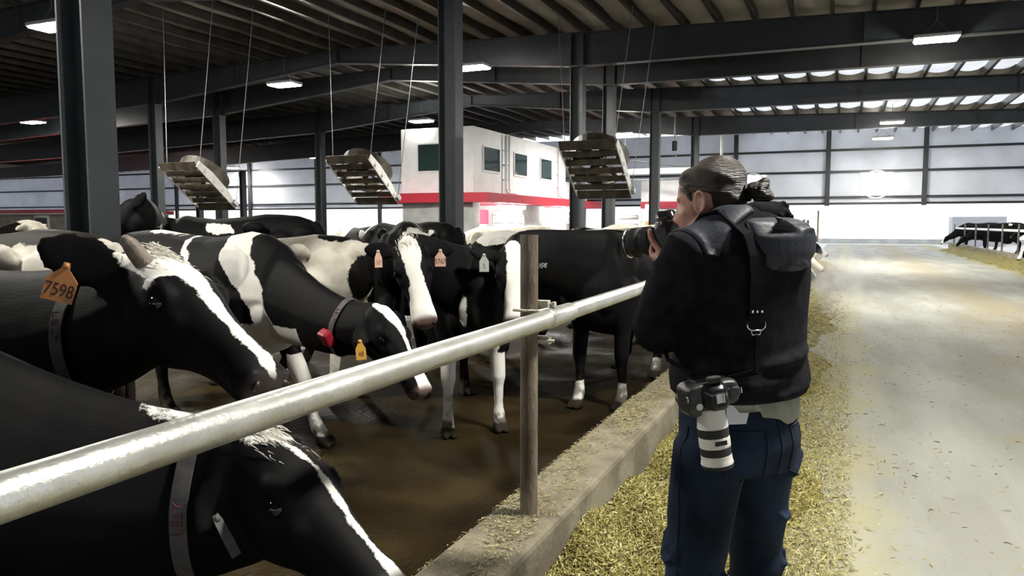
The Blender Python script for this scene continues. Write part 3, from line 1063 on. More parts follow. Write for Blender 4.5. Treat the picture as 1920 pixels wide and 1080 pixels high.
def cow(label, loc, head_deg, poll=None, muzzle=None, hint=(0, 0, 1), s=1.0, hs=1.0, voxel=.016, patches=(), white_base=False, coat='coat',
        ears=(None, None), legs=None, group='Holstein cows in the pen', tags=(), collar=None, horn=None, fat=1.0, nose_z=.465, sockets=True, back=0.0,
        neck_pull=(.42, .30), brand=None, tail=True, z0=0.0, ear_len=.215, neck_r=1.0, neck_drop=0.0, tuft=0):
    ang = math.radians(head_deg)
    ca, sa = math.cos(ang), math.sin(ang)
    Rw = A_([[ca, -sa, 0], [sa, ca, 0], [0, 0, 1]])
    org = A_([loc[0], loc[1], z0])

    def toL(p):
        return (Rw.T @ (A_(p, dtype=float) - org)) / s

    def dirL(v):
        return Rw.T @ A_(v, dtype=float)
    pl = toL(poll) if poll is not None else A_([1.42, 0, 1.50])
    mz = toL(muzzle) if muzzle is not None else A_([1.72, 0, 1.10])
    ax = unit(mz - pl)
    hl = np.linalg.norm(mz - pl) / .55 if (poll is not None and hs is None) else hs / s
    hn = dirL(hint)
    dn = unit(hn - ax * (hn @ ax))           # dorsal (forehead) normal
    sd = np.cross(dn, ax)                    # the cow's left when ax is forward, dn is up

    def H(a, n_, l=0.0):
        return pl + (ax * a + dn * n_ + sd * l) * hl
    mb = MB()
    # torso
    f = fat
    T = [(-1.03, 1.27, 1.02, .08), (-1.0, 1.34, .96, .16), (-.92, 1.40, .88, .22), (-.78, 1.44, .78, .27), (-.6, 1.455, .69, .295), (-.42, 1.46, .61, .315),
         (-.2, 1.435, .57, .355), (.0, 1.42, .55, .385), (.2, 1.41, .55, .385), (.38, 1.425, .57, .36), (.55, 1.45, .60, .315), (.7, 1.43, .63, .27), (.84, 1.37, .68, .225), (.96, 1.27, .75, .17), (1.03, 1.15, .86, .09)]
    rings = []
    for x, zt, zb, hw in T:
        zt += back * (1 if x < .6 else .5)
        rings.append(((x, 0, (zt + zb) / 2), (0, hw * f, 0), (0, 0, (zt - zb) / 2), .82, .42, .18))
    mb.loft(rings, 28)
    for sy in (-1, 1):
        mb.ell((.58, sy * .20 * f, 1.08), (.15, .09, .30))
        mb.ell((.80, sy * .15, .92), (.13, .09, .13))
        mb.ell((-.44, sy * .255, 1.315 + back), (.13, .06, .07))
        mb.ell((-.90, sy * .11, 1.27 + back), (.10, .06, .07))
        mb.ell((-.70, sy * .19, 1.08), (.24, .11, .28))
    mb.ell((-.30, 0, .60), (.24, .19, .14))
    # legs
    lg = dict(fl=(0, 0), fr=(0, 0), hl=(0, 0), hr=(0, 0))
    if legs:
        lg.update(legs)
    feet = {}
    for k, sy in (('fl', 1), ('fr', -1)):
        dx, dy = lg[k]
        y = sy * .19
        pts = [(.60, y, 1.02), (.60, y * 1.08, .80), (.60 + dx * .25, y + dy * .2, .62), (.615 + dx * .55, y + dy * .5, .43), (.61 + dx * .6, y + dy * .6, .36),
               (.605 + dx * .8, y + dy * .8, .22), (.61 + dx * .92, y + dy * .92, .125), (.64 + dx, y + dy, .07)]
        rad = [.15, (.085, .125), (.062, .08), (.058, .064), (.042, .046), (.034, .039), (.047, .050), (.046, .05)]
        mb.limb(pts, rad, 14)
        feet[k] = ((.665 + dx, y + dy, .02), sy)
        claws(mb, .665 + dx, y + dy)
    for k, sy in (('hl', 1), ('hr', -1)):
        dx, dy = lg[k]
        y = sy * .20
        pts = [(-.66, y * .85, 1.05), (-.55, y * 1.15, .82), (-.62 + dx * .2, y * 1.1, .66), (-.78 + dx * .5, y + dy * .4, .52), (-.795 + dx * .6, y + dy * .5, .44),
               (-.775 + dx * .8, y + dy * .8, .26), (-.755 + dx * .92, y + dy * .95, .135), (-.715 + dx, y + dy, .07)]
        rad = [.2, (.10, .17), (.075, .12), (.054, .078), (.045, .058), (.038, .043), (.049, .052), (.047, .052)]
        mb.limb(pts, rad, 14)
        feet[k] = ((-.69 + dx, y + dy, .02), sy)
        claws(mb, -.69 + dx, y + dy)
    if tail:
        mb.limb([(-.98, 0, 1.36 + back), (-1.06, 0, 1.25 + back), (-1.085, 0, 1.0), (-1.08, .01, .75), (-1.08, .02, .55), (-1.08, .02, .42), (-1.08, .02, .34)], [.045, .036, .027, .024, .03, .05, .025], 10)
    # neck
    B0 = A_([.55, 0, 1.12 + back * .5])
    hb = H(.05, -.135)
    nd = unit(ax * .62 + dn * .68)
    dist = np.linalg.norm(hb - B0)
    c1 = B0 + unit(A_([1, 0, .12]) + .35 * unit(hb - B0)) * dist * neck_pull[0]
    c2 = hb - nd * dist * neck_pull[1]

    def bez(t):
        return B0 * (1 - t) ** 3 + 3 * c1 * t * (1 - t) ** 2 + 3 * c2 * t * t * (1 - t) + hb * t ** 3

    def neck_at(t):
        p = bez(t)
        tg = unit(bez(min(t + .01, 1)) - bez(max(t - .01, 0)))
        upd = unit(lerp((0, 0, 1), unit(dn * .8 - ax * .6), t))
        sv = unit(np.cross(upd, tg))
        uv = np.cross(tg, sv)
        rv = float(np.interp(t, [0, .25, .5, .75, 1], [.335, .275, .215, .178, .150])) * neck_r
        rs = float(np.interp(t, [0, .25, .5, .75, 1], [.22, .165, .122, .105, .098])) * neck_r
        if t > .5:
            rv *= 1 + (hl - 1) * (t - .5) * 2
            rs *= 1 + (hl - 1) * (t - .5) * 2
        return p, tg, sv, uv, rs, rv
    rings = []
    for i in range(11):
        p, tg, sv, uv, rs, rv = neck_at(i / 10)
        rings.append((p - uv * neck_drop * math.sin(math.pi * min(1, .25 + .75 * i / 10)) , sv * rs, uv * rv, .95, .35, .15))
    mb.loft(rings, 24)
    # head
    HR = [(-.045, -.035, -.13, .045), (-.01, .0, -.18, .085), (.05, .012, -.235, .105), (.11, .02, -.265, .115), (.17, .018, -.262, .119), (.23, .008, -.238, .107), (.29, -.006, -.205, .088),
          (.35, -.016, -.18, .074), (.41, -.022, -.165, .070), (.46, -.022, -.16, .078), (.51, -.03, -.158, .083), (.545, -.048, -.148, .072), (.562, -.075, -.128, .04)]
    rings = []
    for a, t_, b_, hw in HR:
        rings.append((H(a, (t_ + b_) / 2), sd * hw * hl, dn * (t_ - b_) / 2 * hl, .80, .06, .52 if a < .35 else .22))
    mb.loft(rings, 24)
    for sy in (-1, 1):
        mb.ell(H(.165, -.035, sy * .098), np.stack([ax * .055, dn * .036, sd * .024 * 1]) * hl)       # brow
        mb.ell(H(.235, -.075, sy * .088), np.stack([ax * .05, dn * .03, sd * .022]) * hl)            # cheekbone
        mb.ell(H(.525, -.062, sy * .052), np.stack([ax * .028, dn * .022, sd * .024]) * hl)          # nostril rim
        mb.ell(H(.10, -.20, sy * .075), np.stack([ax * .085, dn * .075, sd * .035]) * hl)            # jaw muscle
    # ears
    ear_info = []
    for i, sy in enumerate((1, -1)):
        e = ears[i]
        if e is None:
            d = unit(sd * sy * .92 - ax * .12 - dn * .28)
            nrm = unit(ax * .75 + dn * .25)
        else:
            d = unit(dirL(e[0]))
            nrm = unit(dirL(e[1]))
        nrm = unit(nrm - d * (nrm @ d))
        wv = np.cross(nrm, d)
        r0 = H(.025, -.075, sy * .078)
        el = ear_len * hl
        rings = []
        for t, w_ in ((-.08, .030), (.08, .034), (.25, .050), (.45, .064), (.65, .062), (.82, .048), (.93, .030), (1.0, .012)):
            rings.append((r0 + d * el * t - nrm * .018 * math.sin(math.pi * min(max(t, 0), 1)), wv * w_ * hl * (ear_len / .215), nrm * .0125 * max(1, voxel / .013)))
        mb.loft(rings, 14)
        ear_info.append((r0, d, nrm, wv, el))
    me = remesh(mb, voxel, 5 if voxel < .02 else 3)
    n = len(me.vertices)
    co = np.empty(n * 3)
    me.vertices.foreach_get('co', co)
    co = co.reshape(-1, 3)
    # ---- coat attributes
    q = co - pl
    ha, hn_, hsd = (q @ ax) / hl, (q @ dn) / hl, (q @ sd) / hl
    hmask = (ha > -.07) & (ha < .65) & (np.abs(hsd) < .2) & (hn_ < .09) & (hn_ > -.34)
    unr = np.sign(hsd) * (np.abs(hsd) + np.maximum(0, -hn_ - .035))
    coat_v = np.full(n, -1.0)
    for pt in patches:
        k = pt[0]
        neg = k.startswith('-')
        k = k.lstrip('-')
        if k in 'LRB':
            v = sd_poly(co[:, [0, 2]], pt[1])
            if k == 'L':
                v = np.where(co[:, 1] > -.02, v, -1)
            if k == 'R':
                v = np.where(co[:, 1] < .02, v, -1)
            v = np.where(hmask & (ha > .06), -1, v)
        elif k == 'T':
            v = sd_poly(co[:, [0, 1]], pt[1])
            v = np.where(co[:, 2] > pt[2], v, -1)
        elif k == 'F':                       # seen from the front: (y, z)
            v = sd_poly(co[:, [1, 2]], pt[1])
            v = np.where((co[:, 0] > pt[2]) & ~hmask, v, -1)
        elif k == 'H':
            v = sd_poly(np.stack([ha, unr], 1), pt[1]) * hl
            v = np.where(hmask, v, -1)
        elif k == 'N':                       # along the crest of the neck
            ts = np.linspace(0, 1, 41)
            fr_ = [neck_at(t) for t in ts]
            cs = A_([q_[0] for q_ in fr_])
            ix = ((co[:, None, :] - cs[None]) ** 2).sum(2).argmin(1)
            w_ = co - cs[ix]
            vv = (w_ * A_([q_[3] for q_ in fr_])[ix]).sum(1) / A_([q_[5] for q_ in fr_])[ix]
            v = np.minimum(np.minimum(ts[ix] - pt[1], pt[2] - ts[ix]) * .8, (vv - pt[3]) * .15)
        elif k == 'O':
            c, r = A_(pt[1], dtype=float), A_(pt[2], dtype=float)
            v = (1 - np.linalg.norm((co - c) / r, axis=1)) * r.min()
        elif k == 'sock':
            which, zt = pt[1], pt[2]
            p, sy = feet[which]
            v = zt - co[:, 2]
            v = np.where((np.abs(co[:, 0] - p[0]) < .3) & (co[:, 1] * sy > .0), v, -1)
        coat_v = np.minimum(coat_v, -v) if neg else np.maximum(coat_v, v)
    if white_base:
        coat_v = -coat_v
    nose_v = np.clip((ha - nose_z) / .03, 0, 1) * hmask * np.clip((hn_ + .135) / .02, 0, 1) * np.clip((.085 - np.abs(hsd)) / .02 + .4, 0, 1)
    hoof_v = np.clip((.085 - co[:, 2]) / .012, 0, 1)
    co *= s
    me.vertices.foreach_set('co', co.ravel())
    for nm, arr in (('coat', coat_v), ('nose', nose_v), ('hoof', hoof_v)):
        at = me.attributes.new(nm, 'FLOAT', 'POINT')
        at.data.foreach_set('value', arr.astype(np.float32))
    me.name = 'cow'
    me.materials.append(M[coat])
    o = bpy.data.objects.new('cow', me)
    COL.objects.link(o)
    o.location = org
    o.rotation_euler = (0, 0, ang)
    tag(o, label, 'cow', group)
    # ---- parts
    if sockets:
        for sy in (-1, 1):
            MB().ell((0, 0, 0), (.0215, .0215, .0215), 16, 11).build('eye', M['eye'], o, smooth=True, loc=H(.190, -.060, sy * .1055) * s).scale = (hl * s,) * 3
            MB().ell(H(.549, -.078, sy * .047) * s, np.stack([ax * .012, dn * .016, unit(sd + ax * .4 * sy) * .015]) * hl * s).build('nostril', M['nostril'], o, smooth=True)
    bvh = None
    if collar or brand:
        bvh = BVHTree.FromPolygons([tuple(v.co) for v in me.vertices], [tuple(p.vertices) for p in me.polygons])
    if collar:
        p, tg, sv, uv, rs, rv = neck_at(collar['t'])
        p = p * s
        tg = unit(tg + uv * collar.get('lean', 0.0))
        uv = unit(uv - tg * (uv @ tg)); sv = np.cross(uv, tg)
        pts, nr = [], []
        NN = 56
        rad = []
        for j in range(NN):
            a = 2 * math.pi * j / NN
            d = sv * math.cos(a) + uv * math.sin(a)
            h_ = bvh.ray_cast(Vector(p), Vector(d))
            rad.append(h_[3] if h_[0] is not None and h_[3] < .55 else .2)
        rad = A_(rad)
        for _ in range(3):
            rad = np.maximum(rad, (np.roll(rad, 1) + np.roll(rad, -1)) / 2)
        wd = collar.get('w', .042)
        V, Fc = [], []
        for j in range(NN):
            a = 2 * math.pi * j / NN
            d = sv * math.cos(a) + uv * math.sin(a)
            for e_, w_ in ((.004, -1), (.009, -1), (.009, 1), (.004, 1)):
                V.append(p + d * (rad[j] + e_) + tg * wd / 2 * w_)
        for j in range(NN):
            j2 = (j + 1) % NN
            for i in range(4):
                Fc.append((j * 4 + i, j * 4 + (i + 1) % 4, j2 * 4 + (i + 1) % 4, j2 * 4 + i))
        cb = MB().add(V, Fc).build('collar', M['strap'], o, smooth=False)
        cb['label'] = 'grey webbing neck collar'

        def on(a, out=.0105):
            j = a / (2 * math.pi) * NN
            j0 = int(math.floor(j)) % NN
            r_ = rad[j0] * (1 - (j % 1)) + rad[(j0 + 1) % NN] * (j % 1)
            d = sv * math.cos(a) + uv * math.sin(a)
            return p + d * (r_ + out), d
        for a, size, flip in collar.get('text', ()):
            c, d = on(math.radians(a))
            c2_, _ = on(math.radians(a) + .05)
            t = unit(c2_ - c) * flip
            z = d
            text_mesh('collar_lettering', 'LELY', size, M['strap_red'], frame(c, t, np.cross(z, t)), cb, .0012, 1.25)
        if collar.get('buckle') is not None:
            c, d = on(math.radians(collar['buckle']))
            c2_, _ = on(math.radians(collar['buckle']) + .05)
            t = unit(c2_ - c)
            MB().box(c + d * .003, (.05, .055, .014), np.stack([t, tg, np.cross(t, tg)], 1)).build('buckle', M['alu'], cb, bevel=.003)
        if collar.get('box') is not None:
            c, d = on(math.radians(collar['box']), .03)
            t = np.cross(d, tg)
            MB().box(c, (.06, .075, .10), np.stack([d, tg, t], 1)).build('transponder', M['red_box'], cb, bevel=.014)
    for tg_ in tags:
        r0, d, nrm, wv, el = ear_info[0 if tg_['ear'] == 'L' else 1]
        base = (r0 + d * el * tg_.get('t', .55)) * s
        nz = unit(dirL(tg_['n']))
        base = base + nz * .03
        up_ = unit(dirL(tg_.get('up', (0, 0, 1))))
        up_ = unit(up_ - nz * (up_ @ nz))
        rt_ = np.cross(up_, nz)
        w, h = tg_.get('size', (.062, .06))
        w2, h2 = w / 2, h
        out = [(-w2, -h2 * 1.0), (w2, -h2), (w2, 0), (.012, .03), (.008, .05), (-.008, .05), (-.012, .03), (-w2, 0)]
        off = tg_.get('drop', .055)
        cc = base - up_ * off
        v = [cc + rt_ * x + up_ * y + nz * e for e in (0, .003) for x, y in out]
        k = len(out)
        et = MB().add(v, [tuple(range(k))[::-1], tuple(range(k, 2 * k))] + [(i, (i + 1) % k, k + (i + 1) % k, k + i) for i in range(k)]).build('ear_tag', M[tg_['m']], o)
        et['label'] = {'tag_orange': 'orange numbered ear tag', 'tag_peach': 'peach numbered ear tag', 'tag_yellow': 'yellow ear tag', 'tag_grey': 'grey ear tag', 'strap': 'dark grey ear tag'}[tg_['m']]
        MB().lathe(cc + up_ * .04 - nz * .004, nz, [(0, .009), (.008, .009), (.012, .005)], 12).build('tag_stud', M[tg_['m']], et, smooth=True)
        if tg_.get('txt'):
            text_mesh('tag_number', tg_['txt'], tg_.get('ts', h * .62), M['ink'], frame(cc - up_ * h2 * .5 + nz * .0034, rt_, up_), et, .0004, tg_.get('sx', .8))
    if tuft:
        rt2 = random.Random(9)
        tb = MB()
        for _ in range(tuft):
            a_, l_ = rt2.uniform(-.04, .10), rt2.gauss(0, .03)
            b0 = H(a_, .012 - abs(l_) * .25, l_) * s
            dd = unit(ax * rt2.gauss(.9, .3) + dn * rt2.uniform(.12, .38) + sd * rt2.gauss(0, .45))
            ln_ = rt2.uniform(.014, .032)
            e1 = b0 + dd * ln_ * .55
            e2 = e1 + unit(dd + ax * .9 + sd * rt2.gauss(0, .4)) * ln_ * .5
            tb.tube([b0 - dd * .01, b0 + dd * ln_ * .25, e1, e2], [.0014, .0014, .0011, .0003], 4)
        tf = tb.build('hair_tuft', M['tuft'], o, smooth=True)
        tf['kind'] = 'stuff'
    if horn:
        for sy in horn:
            b0 = H(.035, -.015, sy * .072)
            dd = unit(sd * sy * .75 + dn * .65 - ax * .6)
            hm = MB().limb([(b0 - dd * .01) * s, (b0 + dd * .03) * s, (b0 + dd * .058) * s, (b0 + dd * .078) * s], [.027 * s, .026 * s, .022 * s, .013 * s], 16)
            hb_ = organic('horn', hm, M['horn'], .005, 2, o)
    if brand:
        c, d = toL(brand['at']), dirL(brand['dir'])
        h_ = bvh.ray_cast(Vector(c * s), Vector(unit(d)))
        if h_[0] is not None:
            nz = A_(h_[1]); 
            up_ = unit(A_([0, 0, 1.]) - nz * nz[2])
            x_ = np.cross(up_, nz)
            text_mesh('freeze_brand', brand['txt'], brand['size'], M['ink_white'], frame(A_(h_[0]) + nz * .004, x_, up_), o, .002, .8)
    return o


def noise_patches(seed, k=9, rmin=.14, rmax=.34):
    r = random.Random(seed)
    out = []
    for i in range(k):
        x = r.uniform(-1.0, 1.0)
        sy = r.choice((-1, 1))
        out.append(('O', (x, sy * r.uniform(.1, .36), r.uniform(.75, 1.45)), (r.uniform(rmin, rmax), r.uniform(.2, .3), r.uniform(rmin, rmax))))
    return out


BL_NARROW = [(-.06, -.05), (-.06, .05), (.06, .055), (.14, .035), (.22, .022), (.34, .016), (.42, .02), (.50, .03), (.50, -.03), (.42, -.02), (.34, -.016), (.22, -.022), (.14, -.035), (.06, -.055)]
BL_WIDE = [(-.06, -.06), (-.06, .06), (.08, .062), (.2, .045), (.3, .05), (.38, .085), (.43, .16), (.60, .22), (.60, -.22), (.43, -.16), (.38, -.085), (.3, -.05), (.2, -.045), (.08, -.062)]


def V3(r, u, toward):           # direction: picture right, picture up, towards the viewer
    return RT * r + UP * u - FW * toward


TOCAM = V3(0, 0, 1)

# ---- the cow with the big head on the left
cow('big black cow head at the left with white blaze, horn bud and orange tag 7598', (-3.72, 1.52), 3,
    poll=P(300, 474, 2.258), muzzle=P(538, 680, 2.012), hint=V3(.413, .702, .14), hs=1.04, voxel=.0125, back=.0,
    patches=[('H', [(-.08, -.10), (-.09, .05), (.02, .075), (.10, .05), (.2, .026), (.32, .02), (.42, .022), (.49, .035), (.52, .02), (.52, -.03), (.42, -.024), (.32, -.024), (.22, -.034), (.15, -.052), (.135, -.085), (.15, -.125), (.12, -.13), (.10, -.10), (.05, -.095), (.0, -.105)]), ('H', [(.44, -.022), (.44, .03), (.57, .03), (.57, -.022)]),
             ('H', [(.28, -.30), (.30, -.27), (.45, -.27), (.47, -.31)]), ('sock', 'fl', .3), ('sock', 'fr', .3), ('O', (.2, 0, .55), (.5, .25, .12))],
    nose_z=.525, ears=(None, (V3(-.93, .36, -.05), V3(.25, .30, .92))), ear_len=.275, horn=(-1,),
    tags=[dict(ear='R', t=.60, n=V3(.12, .05, 1), up=V3(.26, 1, 0), m='tag_orange', txt='7598', size=(.085, .062), ts=.052, sx=.78, drop=.072)],
    collar=dict(t=.80, lean=-.12, w=.046, text=[(190, .036, 1)]), neck_pull=(.4, .3), neck_r=1.16, neck_drop=.07, tuft=240, group='Holstein cows near the camera')
# ---- nearest cow, head lowered under the rail
cow('nearest black cow at the bottom left, head lowered under the pipe rail', (-2.62, .30), 44,
    poll=P(500, 806, 1.95), muzzle=P(740, 1050, 1.80), hint=V3(.75, .60, .28), hs=1.0, voxel=.0125,
    patches=[('N', .66, 1.05, .70), ('H', [(-.09, -.03), (-.1, .09), (.02, .09), (.06, .04), (.05, .0), (.13, .018), (.2, .028), (.34, .024), (.45, .03), (.53, .035), (.53, -.01), (.43, -.012), (.33, -.006), (.2, .006), (.14, -.002), (.06, -.02), (.02, -.06)]),
             ('H', [(.50, -.12), (.50, -.2), (.58, -.2), (.58, -.1)]), ('O', (-.2, -.25, 1.2), (.3, .2, .2))],
    ears=(None, (V3(-.35, -.80, .40), V3(.45, .1, .85))), ear_len=.18,
    tags=[dict(ear='R', t=.75, n=V3(.75, .35, .5), up=V3(-.35, .9, .1), m='strap', size=(.026, .06), drop=.05)],
    neck_r=1.30, neck_drop=.10, tuft=160, collar=dict(t=.86, lean=.05, w=.042, text=[(200, .034, -1)]), group='Holstein cows near the camera')
# ---- cow with white girth band
cow('black cow with white band behind the shoulder, lowered head and red collar box', (-4.20, 4.16), -8,
    poll=P(722, 575, 4.35), muzzle=P(824, 745, 4.15), hint=V3(.75, .50, .42), hs=.98, voxel=.0125,
    patches=[('R', [(.28, 1.6), (.56, 1.6), (.70, 1.32), (.86, 1.08), (.93, .88), (.88, .66), (.80, .45), (.82, .3), (.9, 0), (.5, 0), (.55, .35), (.62, .60), (.80, .72), (.82, .88), (.74, 1.04), (.60, 1.20), (.46, 1.36)]),
             ('R', [(-.03, 1.5), (.0, 1.5), (.07, 1.36), (.30, 1.18), (.285, 1.17), (.04, 1.325)]),
             ('R', [(-.30, 1.3), (-.22, 1.18), (-.10, 1.20), (-.18, 1.0), (-.22, .9), (-.25, 1.08)]), ('R', [(.52, .95), (.56, .97), (.61, .83), (.58, .82)]),
             ('R', [(-.52, 1.5), (-.1, 1.5), (-.1, 1.425), (-.48, 1.44)]),
             ('H', BL_NARROW), ('H', [(.40, -.04), (.40, .04), (.6, .09), (.6, -.09)]), ('sock', 'fl', .62), ('sock', 'fr', .86)],
    ears=(None, (V3(-.25, -.75, .55), V3(.35, .2, .9))), ear_len=.20,
    tags=[dict(ear='R', t=.75, n=V3(.1, .1, 1), up=V3(-.1, 1, 0), m='tag_yellow', txt='48', size=(.055, .06), drop=.05)],
    collar=dict(t=.80, lean=.0, w=.040, text=[(160, .034, 1)], box=222), coat='coat_pink', neck_drop=.10, legs=dict(fl=(.34, 0), fr=(.24, .0)), group='Holstein cows near the camera', nose_z=.51)
# ---- cow facing the camera
cow('cow facing the camera with wide white blaze, peach tag 5767 and white front legs', (-2.78, 5.38), -52, s=.93,
    poll=P(764, 452, 4.85), muzzle=P(802, 614, 4.60), hint=V3(.10, .45, .88), hs=1.0, back=-.02, voxel=.0125,
    patches=[('H', BL_WIDE), ('F', [(-.08, .80), (.15, .84), (.20, .70), (.10, .45), (-.12, .45), (-.16, .65)], .55), ('sock', 'fl', .62), ('sock', 'fr', .62),
             ('L', [(.25, 1.30), (.31, 1.29), (.42, 1.45), (.35, 1.46)]), ('O', (.98, -.16, 1.0), (.035, .04, .25)), ('O', (.8, 0, .78), (.25, .10, .10)),
             ('-O', (1.0, .03, .98), (.06, .05, .05)), ('-O', (1.02, -.06, .90), (.05, .04, .06)), ('R', [(-.2, 1.5), (.1, 1.5), (.2, 1.3), (-.1, 1.25)])],
    tags=[dict(ear='L', t=.60, n=V3(0, 0, 1), m='tag_peach', txt='5767', size=(.068, .06), ts=.046, sx=.75, drop=.05), dict(ear='R', t=.62, n=V3(.55, 0, .8), m='tag_peach', txt='57', size=(.05, .06), drop=.05)],
    legs=dict(fl=(.0, .02), fr=(.06, -.02)), coat='coat_pink', tuft=120, nose_z=.50, group='Holstein cows near the camera', ears=((V3(.92, -.05, .0), V3(0, .2, 1)), (V3(-.88, .1, -.1), V3(.3, .1, 1))))
# ---- black branded cow behind the post
cow('black cow with pale brand mark H546, white blaze half hidden by the brown post', (-1.66, 6.62), -104,
    poll=P(962, 462, 5.05), muzzle=P(968, 620, 4.82), hint=V3(.04, .42, .9), hs=1.0, voxel=.0135, back=.01,
    patches=[('H', [(-.07, -.06), (-.07, .07), (.1, .08), (.3, .06), (.40, .12), (.6, .2), (.6, -.2), (.40, -.12), (.3, -.05), (.1, -.045)]), ('sock', 'fl', .22), ('sock', 'fr', .22), ('sock', 'hl', .24), ('sock', 'hr', .2), ('H', [(.18, -.3), (.2, -.2), (.4, -.17), (.42, -.3)])],
    tags=[dict(ear='R', t=.55, n=V3(.1, .1, 1), m='tag_grey', size=(.062, .07), txt='5', drop=.06)],
    ears=((V3(.35, .25, -.9), V3(.9, 0, .4)), (V3(-.85, .1, .25), V3(.2, .3, .95))), brand=dict(at=P(1017, 498, 3.5), dir=ray(1017, 498), txt='H546', size=.055),
    legs=dict(fl=(-.02, 0), fr=(.1, .05), hl=(.12, 0), hr=(-.05, 0)), group='Holstein cows near the camera')

# ---- cows behind them
cow('cow with large cream white flank, between the banded cow and the blazed cow', (-4.72, 5.62), 178, s=.965, voxel=.02, white_base=True, coat='coat_dirty',
    poll=P(392, 560, 7.2), muzzle=P(330, 600, 7.1), hint=V3(-.4, .8, .3),
    patches=[('O', (-.78, .1, 1.5), (.32, .4, .10)), ('O', (.85, 0, 1.2), (.4, .5, .5)), ('O', (-1.05, 0, 1.0), (.14, .4, .3)), ('O', (1.5, 0, 1.2), (.5, .5, .5)), ('O', (.5, .2, 1.55), (.3, .4, .12))], nose_z=.47)
cow('black cow with raised head looking left, wearing a collar, in front of the widest column', (-6.05, 6.45), 186, s=1.05, voxel=.016,
    poll=P(240, 374, 6.95), muzzle=P(165, 470, 6.95), hint=V3(-.7, .7, .05), hs=1.1, back=.07,
    patches=[('L', [(.0, 1.33), (.16, 1.36), (.2, 1.44), (-.1, 1.42), (-.2, 1.34)])],
    ears=((V3(.80, .45, .35), V3(-.3, .1, .9)), (V3(-.5, .1, -.8), V3(-.5, 0, -.5))), collar=dict(t=.70, lean=0, w=.05, buckle=10), neck_pull=(.5, .2), neck_r=.95)
cow('brownish black cow with white rump patch, behind the big head at the left', (-4.55, 2.92), 181, s=1.0, voxel=.02, coat='coat_brown', back=.015,
    poll=(-6.0, 2.9, 1.25), muzzle=(-6.3, 2.9, .85), patches=[('L', [(-1.1, 1.36), (-.78, 1.43), (-.62, 1.38), (-.45, 1.40), (-.3, 1.30), (-.62, 1.16), (-1.1, 1.1)]), ('L', [(.35, 1.2), (.75, 1.4), (.7, 1.1)]), ('O', (-1.0, 0, 1.5), (.12, .3, .2))])
cow('black cow with thin white stripe on its shoulder, behind the blazed cow', (-4.6, 7.7), 118, s=1.04, voxel=.02, back=.02,
    patches=[('R', [(-.66, 1.30), (-.60, 1.30), (-.42, 1.48), (-.50, 1.48)]), ('O', (-.92, -.22, 1.33), (.26, .26, .10))], poll=(-5.3, 8.6, 1.25), muzzle=(-5.5, 8.95, .8))
cow('black cow, broad plain back, in front of the white robot room', (-5.6, 9.35), 160, s=1.03, voxel=.022, back=.03, poll=(-6.5, 9.6, 1.3), muzzle=(-6.8, 9.8, .95), patches=[('O', (.3, -.2, .9), (.3, .2, .2))])
cow('cow with white rump patch on a black back, left of the brown post top', (-2.85, 7.8), -172, s=1.0, voxel=.02, coat='coat', back=-.01,
    poll=(-3.98, 8.15, 1.12), muzzle=(-4.2, 8.35, .75),
    patches=[('O', (.62, -.05, 1.45), (.34, .5, .22)), ('L', [(-.55, 1.38), (-.1, 1.36), (-.1, 1.5), (-.5, 1.46)])])
cow('white cow with two black spots on its back, behind the brown post', (-3.05, 9.35), 176, s=.99, voxel=.022, white_base=True, coat='coat_dirty',
    poll=(-4.4, 9.2, 1.2), muzzle=(-4.7, 9.2, .8), patches=[('O', (.08, .2, 1.40), (.13, .3, .13)), ('O', (.36, .25, 1.43), (.08, .2, .06)), ('O', (-.75, .2, 1.2), (.25, .3, .2)), ('O', (.9, 0, .9), (.3, .4, .3))])
cow('white cow with long black back patch, left of the photographer\'s lens', (-2.95, 10.75), -178, s=1.0, voxel=.022, white_base=True, coat='coat_dirty', back=.01,
    poll=(-4.3, 10.6, 1.2), muzzle=(-4.6, 10.6, .8), patches=[('O', (.15, .15, 1.44), (.55, .35, .16)), ('O', (-.8, .1, 1.40), (.3, .3, .12)), ('O', (.9, 0, .8), (.3, .4, .3))])
cow('cream coloured cow back seen below the nearer lit milking bay', (-5.75, 13.2), 172, s=1.0, voxel=.025, white_base=True, coat='coat_dirty', back=.02, patches=noise_patches(3, 2), poll=(-7.2, 13.4, 1.2), muzzle=(-7.5, 13.4, .8))
cow('far white cow back just left of the photographer\'s lens, against the feed rack', (-3.55, 14.8), 180, s=1.02, voxel=.025, white_base=True, coat='coat_dirty', back=.03, patches=[('O', (-.85, 0, 1.42), (.3, .3, .2)), ('O', (.3, .3, 1.0), (.3, .2, .2))], poll=(-5.0, 14.8, 1.2), muzzle=(-5.3, 14.8, .8))
cow('black and white cow behind the left end of the feed rail, back hidden by others', (-7.6, 11.2), 150, s=1.0, voxel=.025, patches=noise_patches(8, 6), back=.02, poll=(-8.9, 11.9, 1.2), muzzle=(-9.2, 12.1, .8))
cow('far cow at the left edge, seen above the brownish cow', (-9.4, 8.3), 60, s=1.0, voxel=.025, patches=noise_patches(12, 7) + [('H', BL_WIDE)], back=.03, poll=(-8.6, 9.4, 1.5), muzzle=(-8.4, 9.7, 1.13))
cow('far white headed cow at the left edge, beside the brownish cow\'s back', (-10.6, 6.2), 20, s=1.0, voxel=.025, white_base=True, coat='coat_dirty', patches=noise_patches(13, 4), poll=(-9.3, 6.6, 1.52), muzzle=(-9.0, 6.7, 1.1))
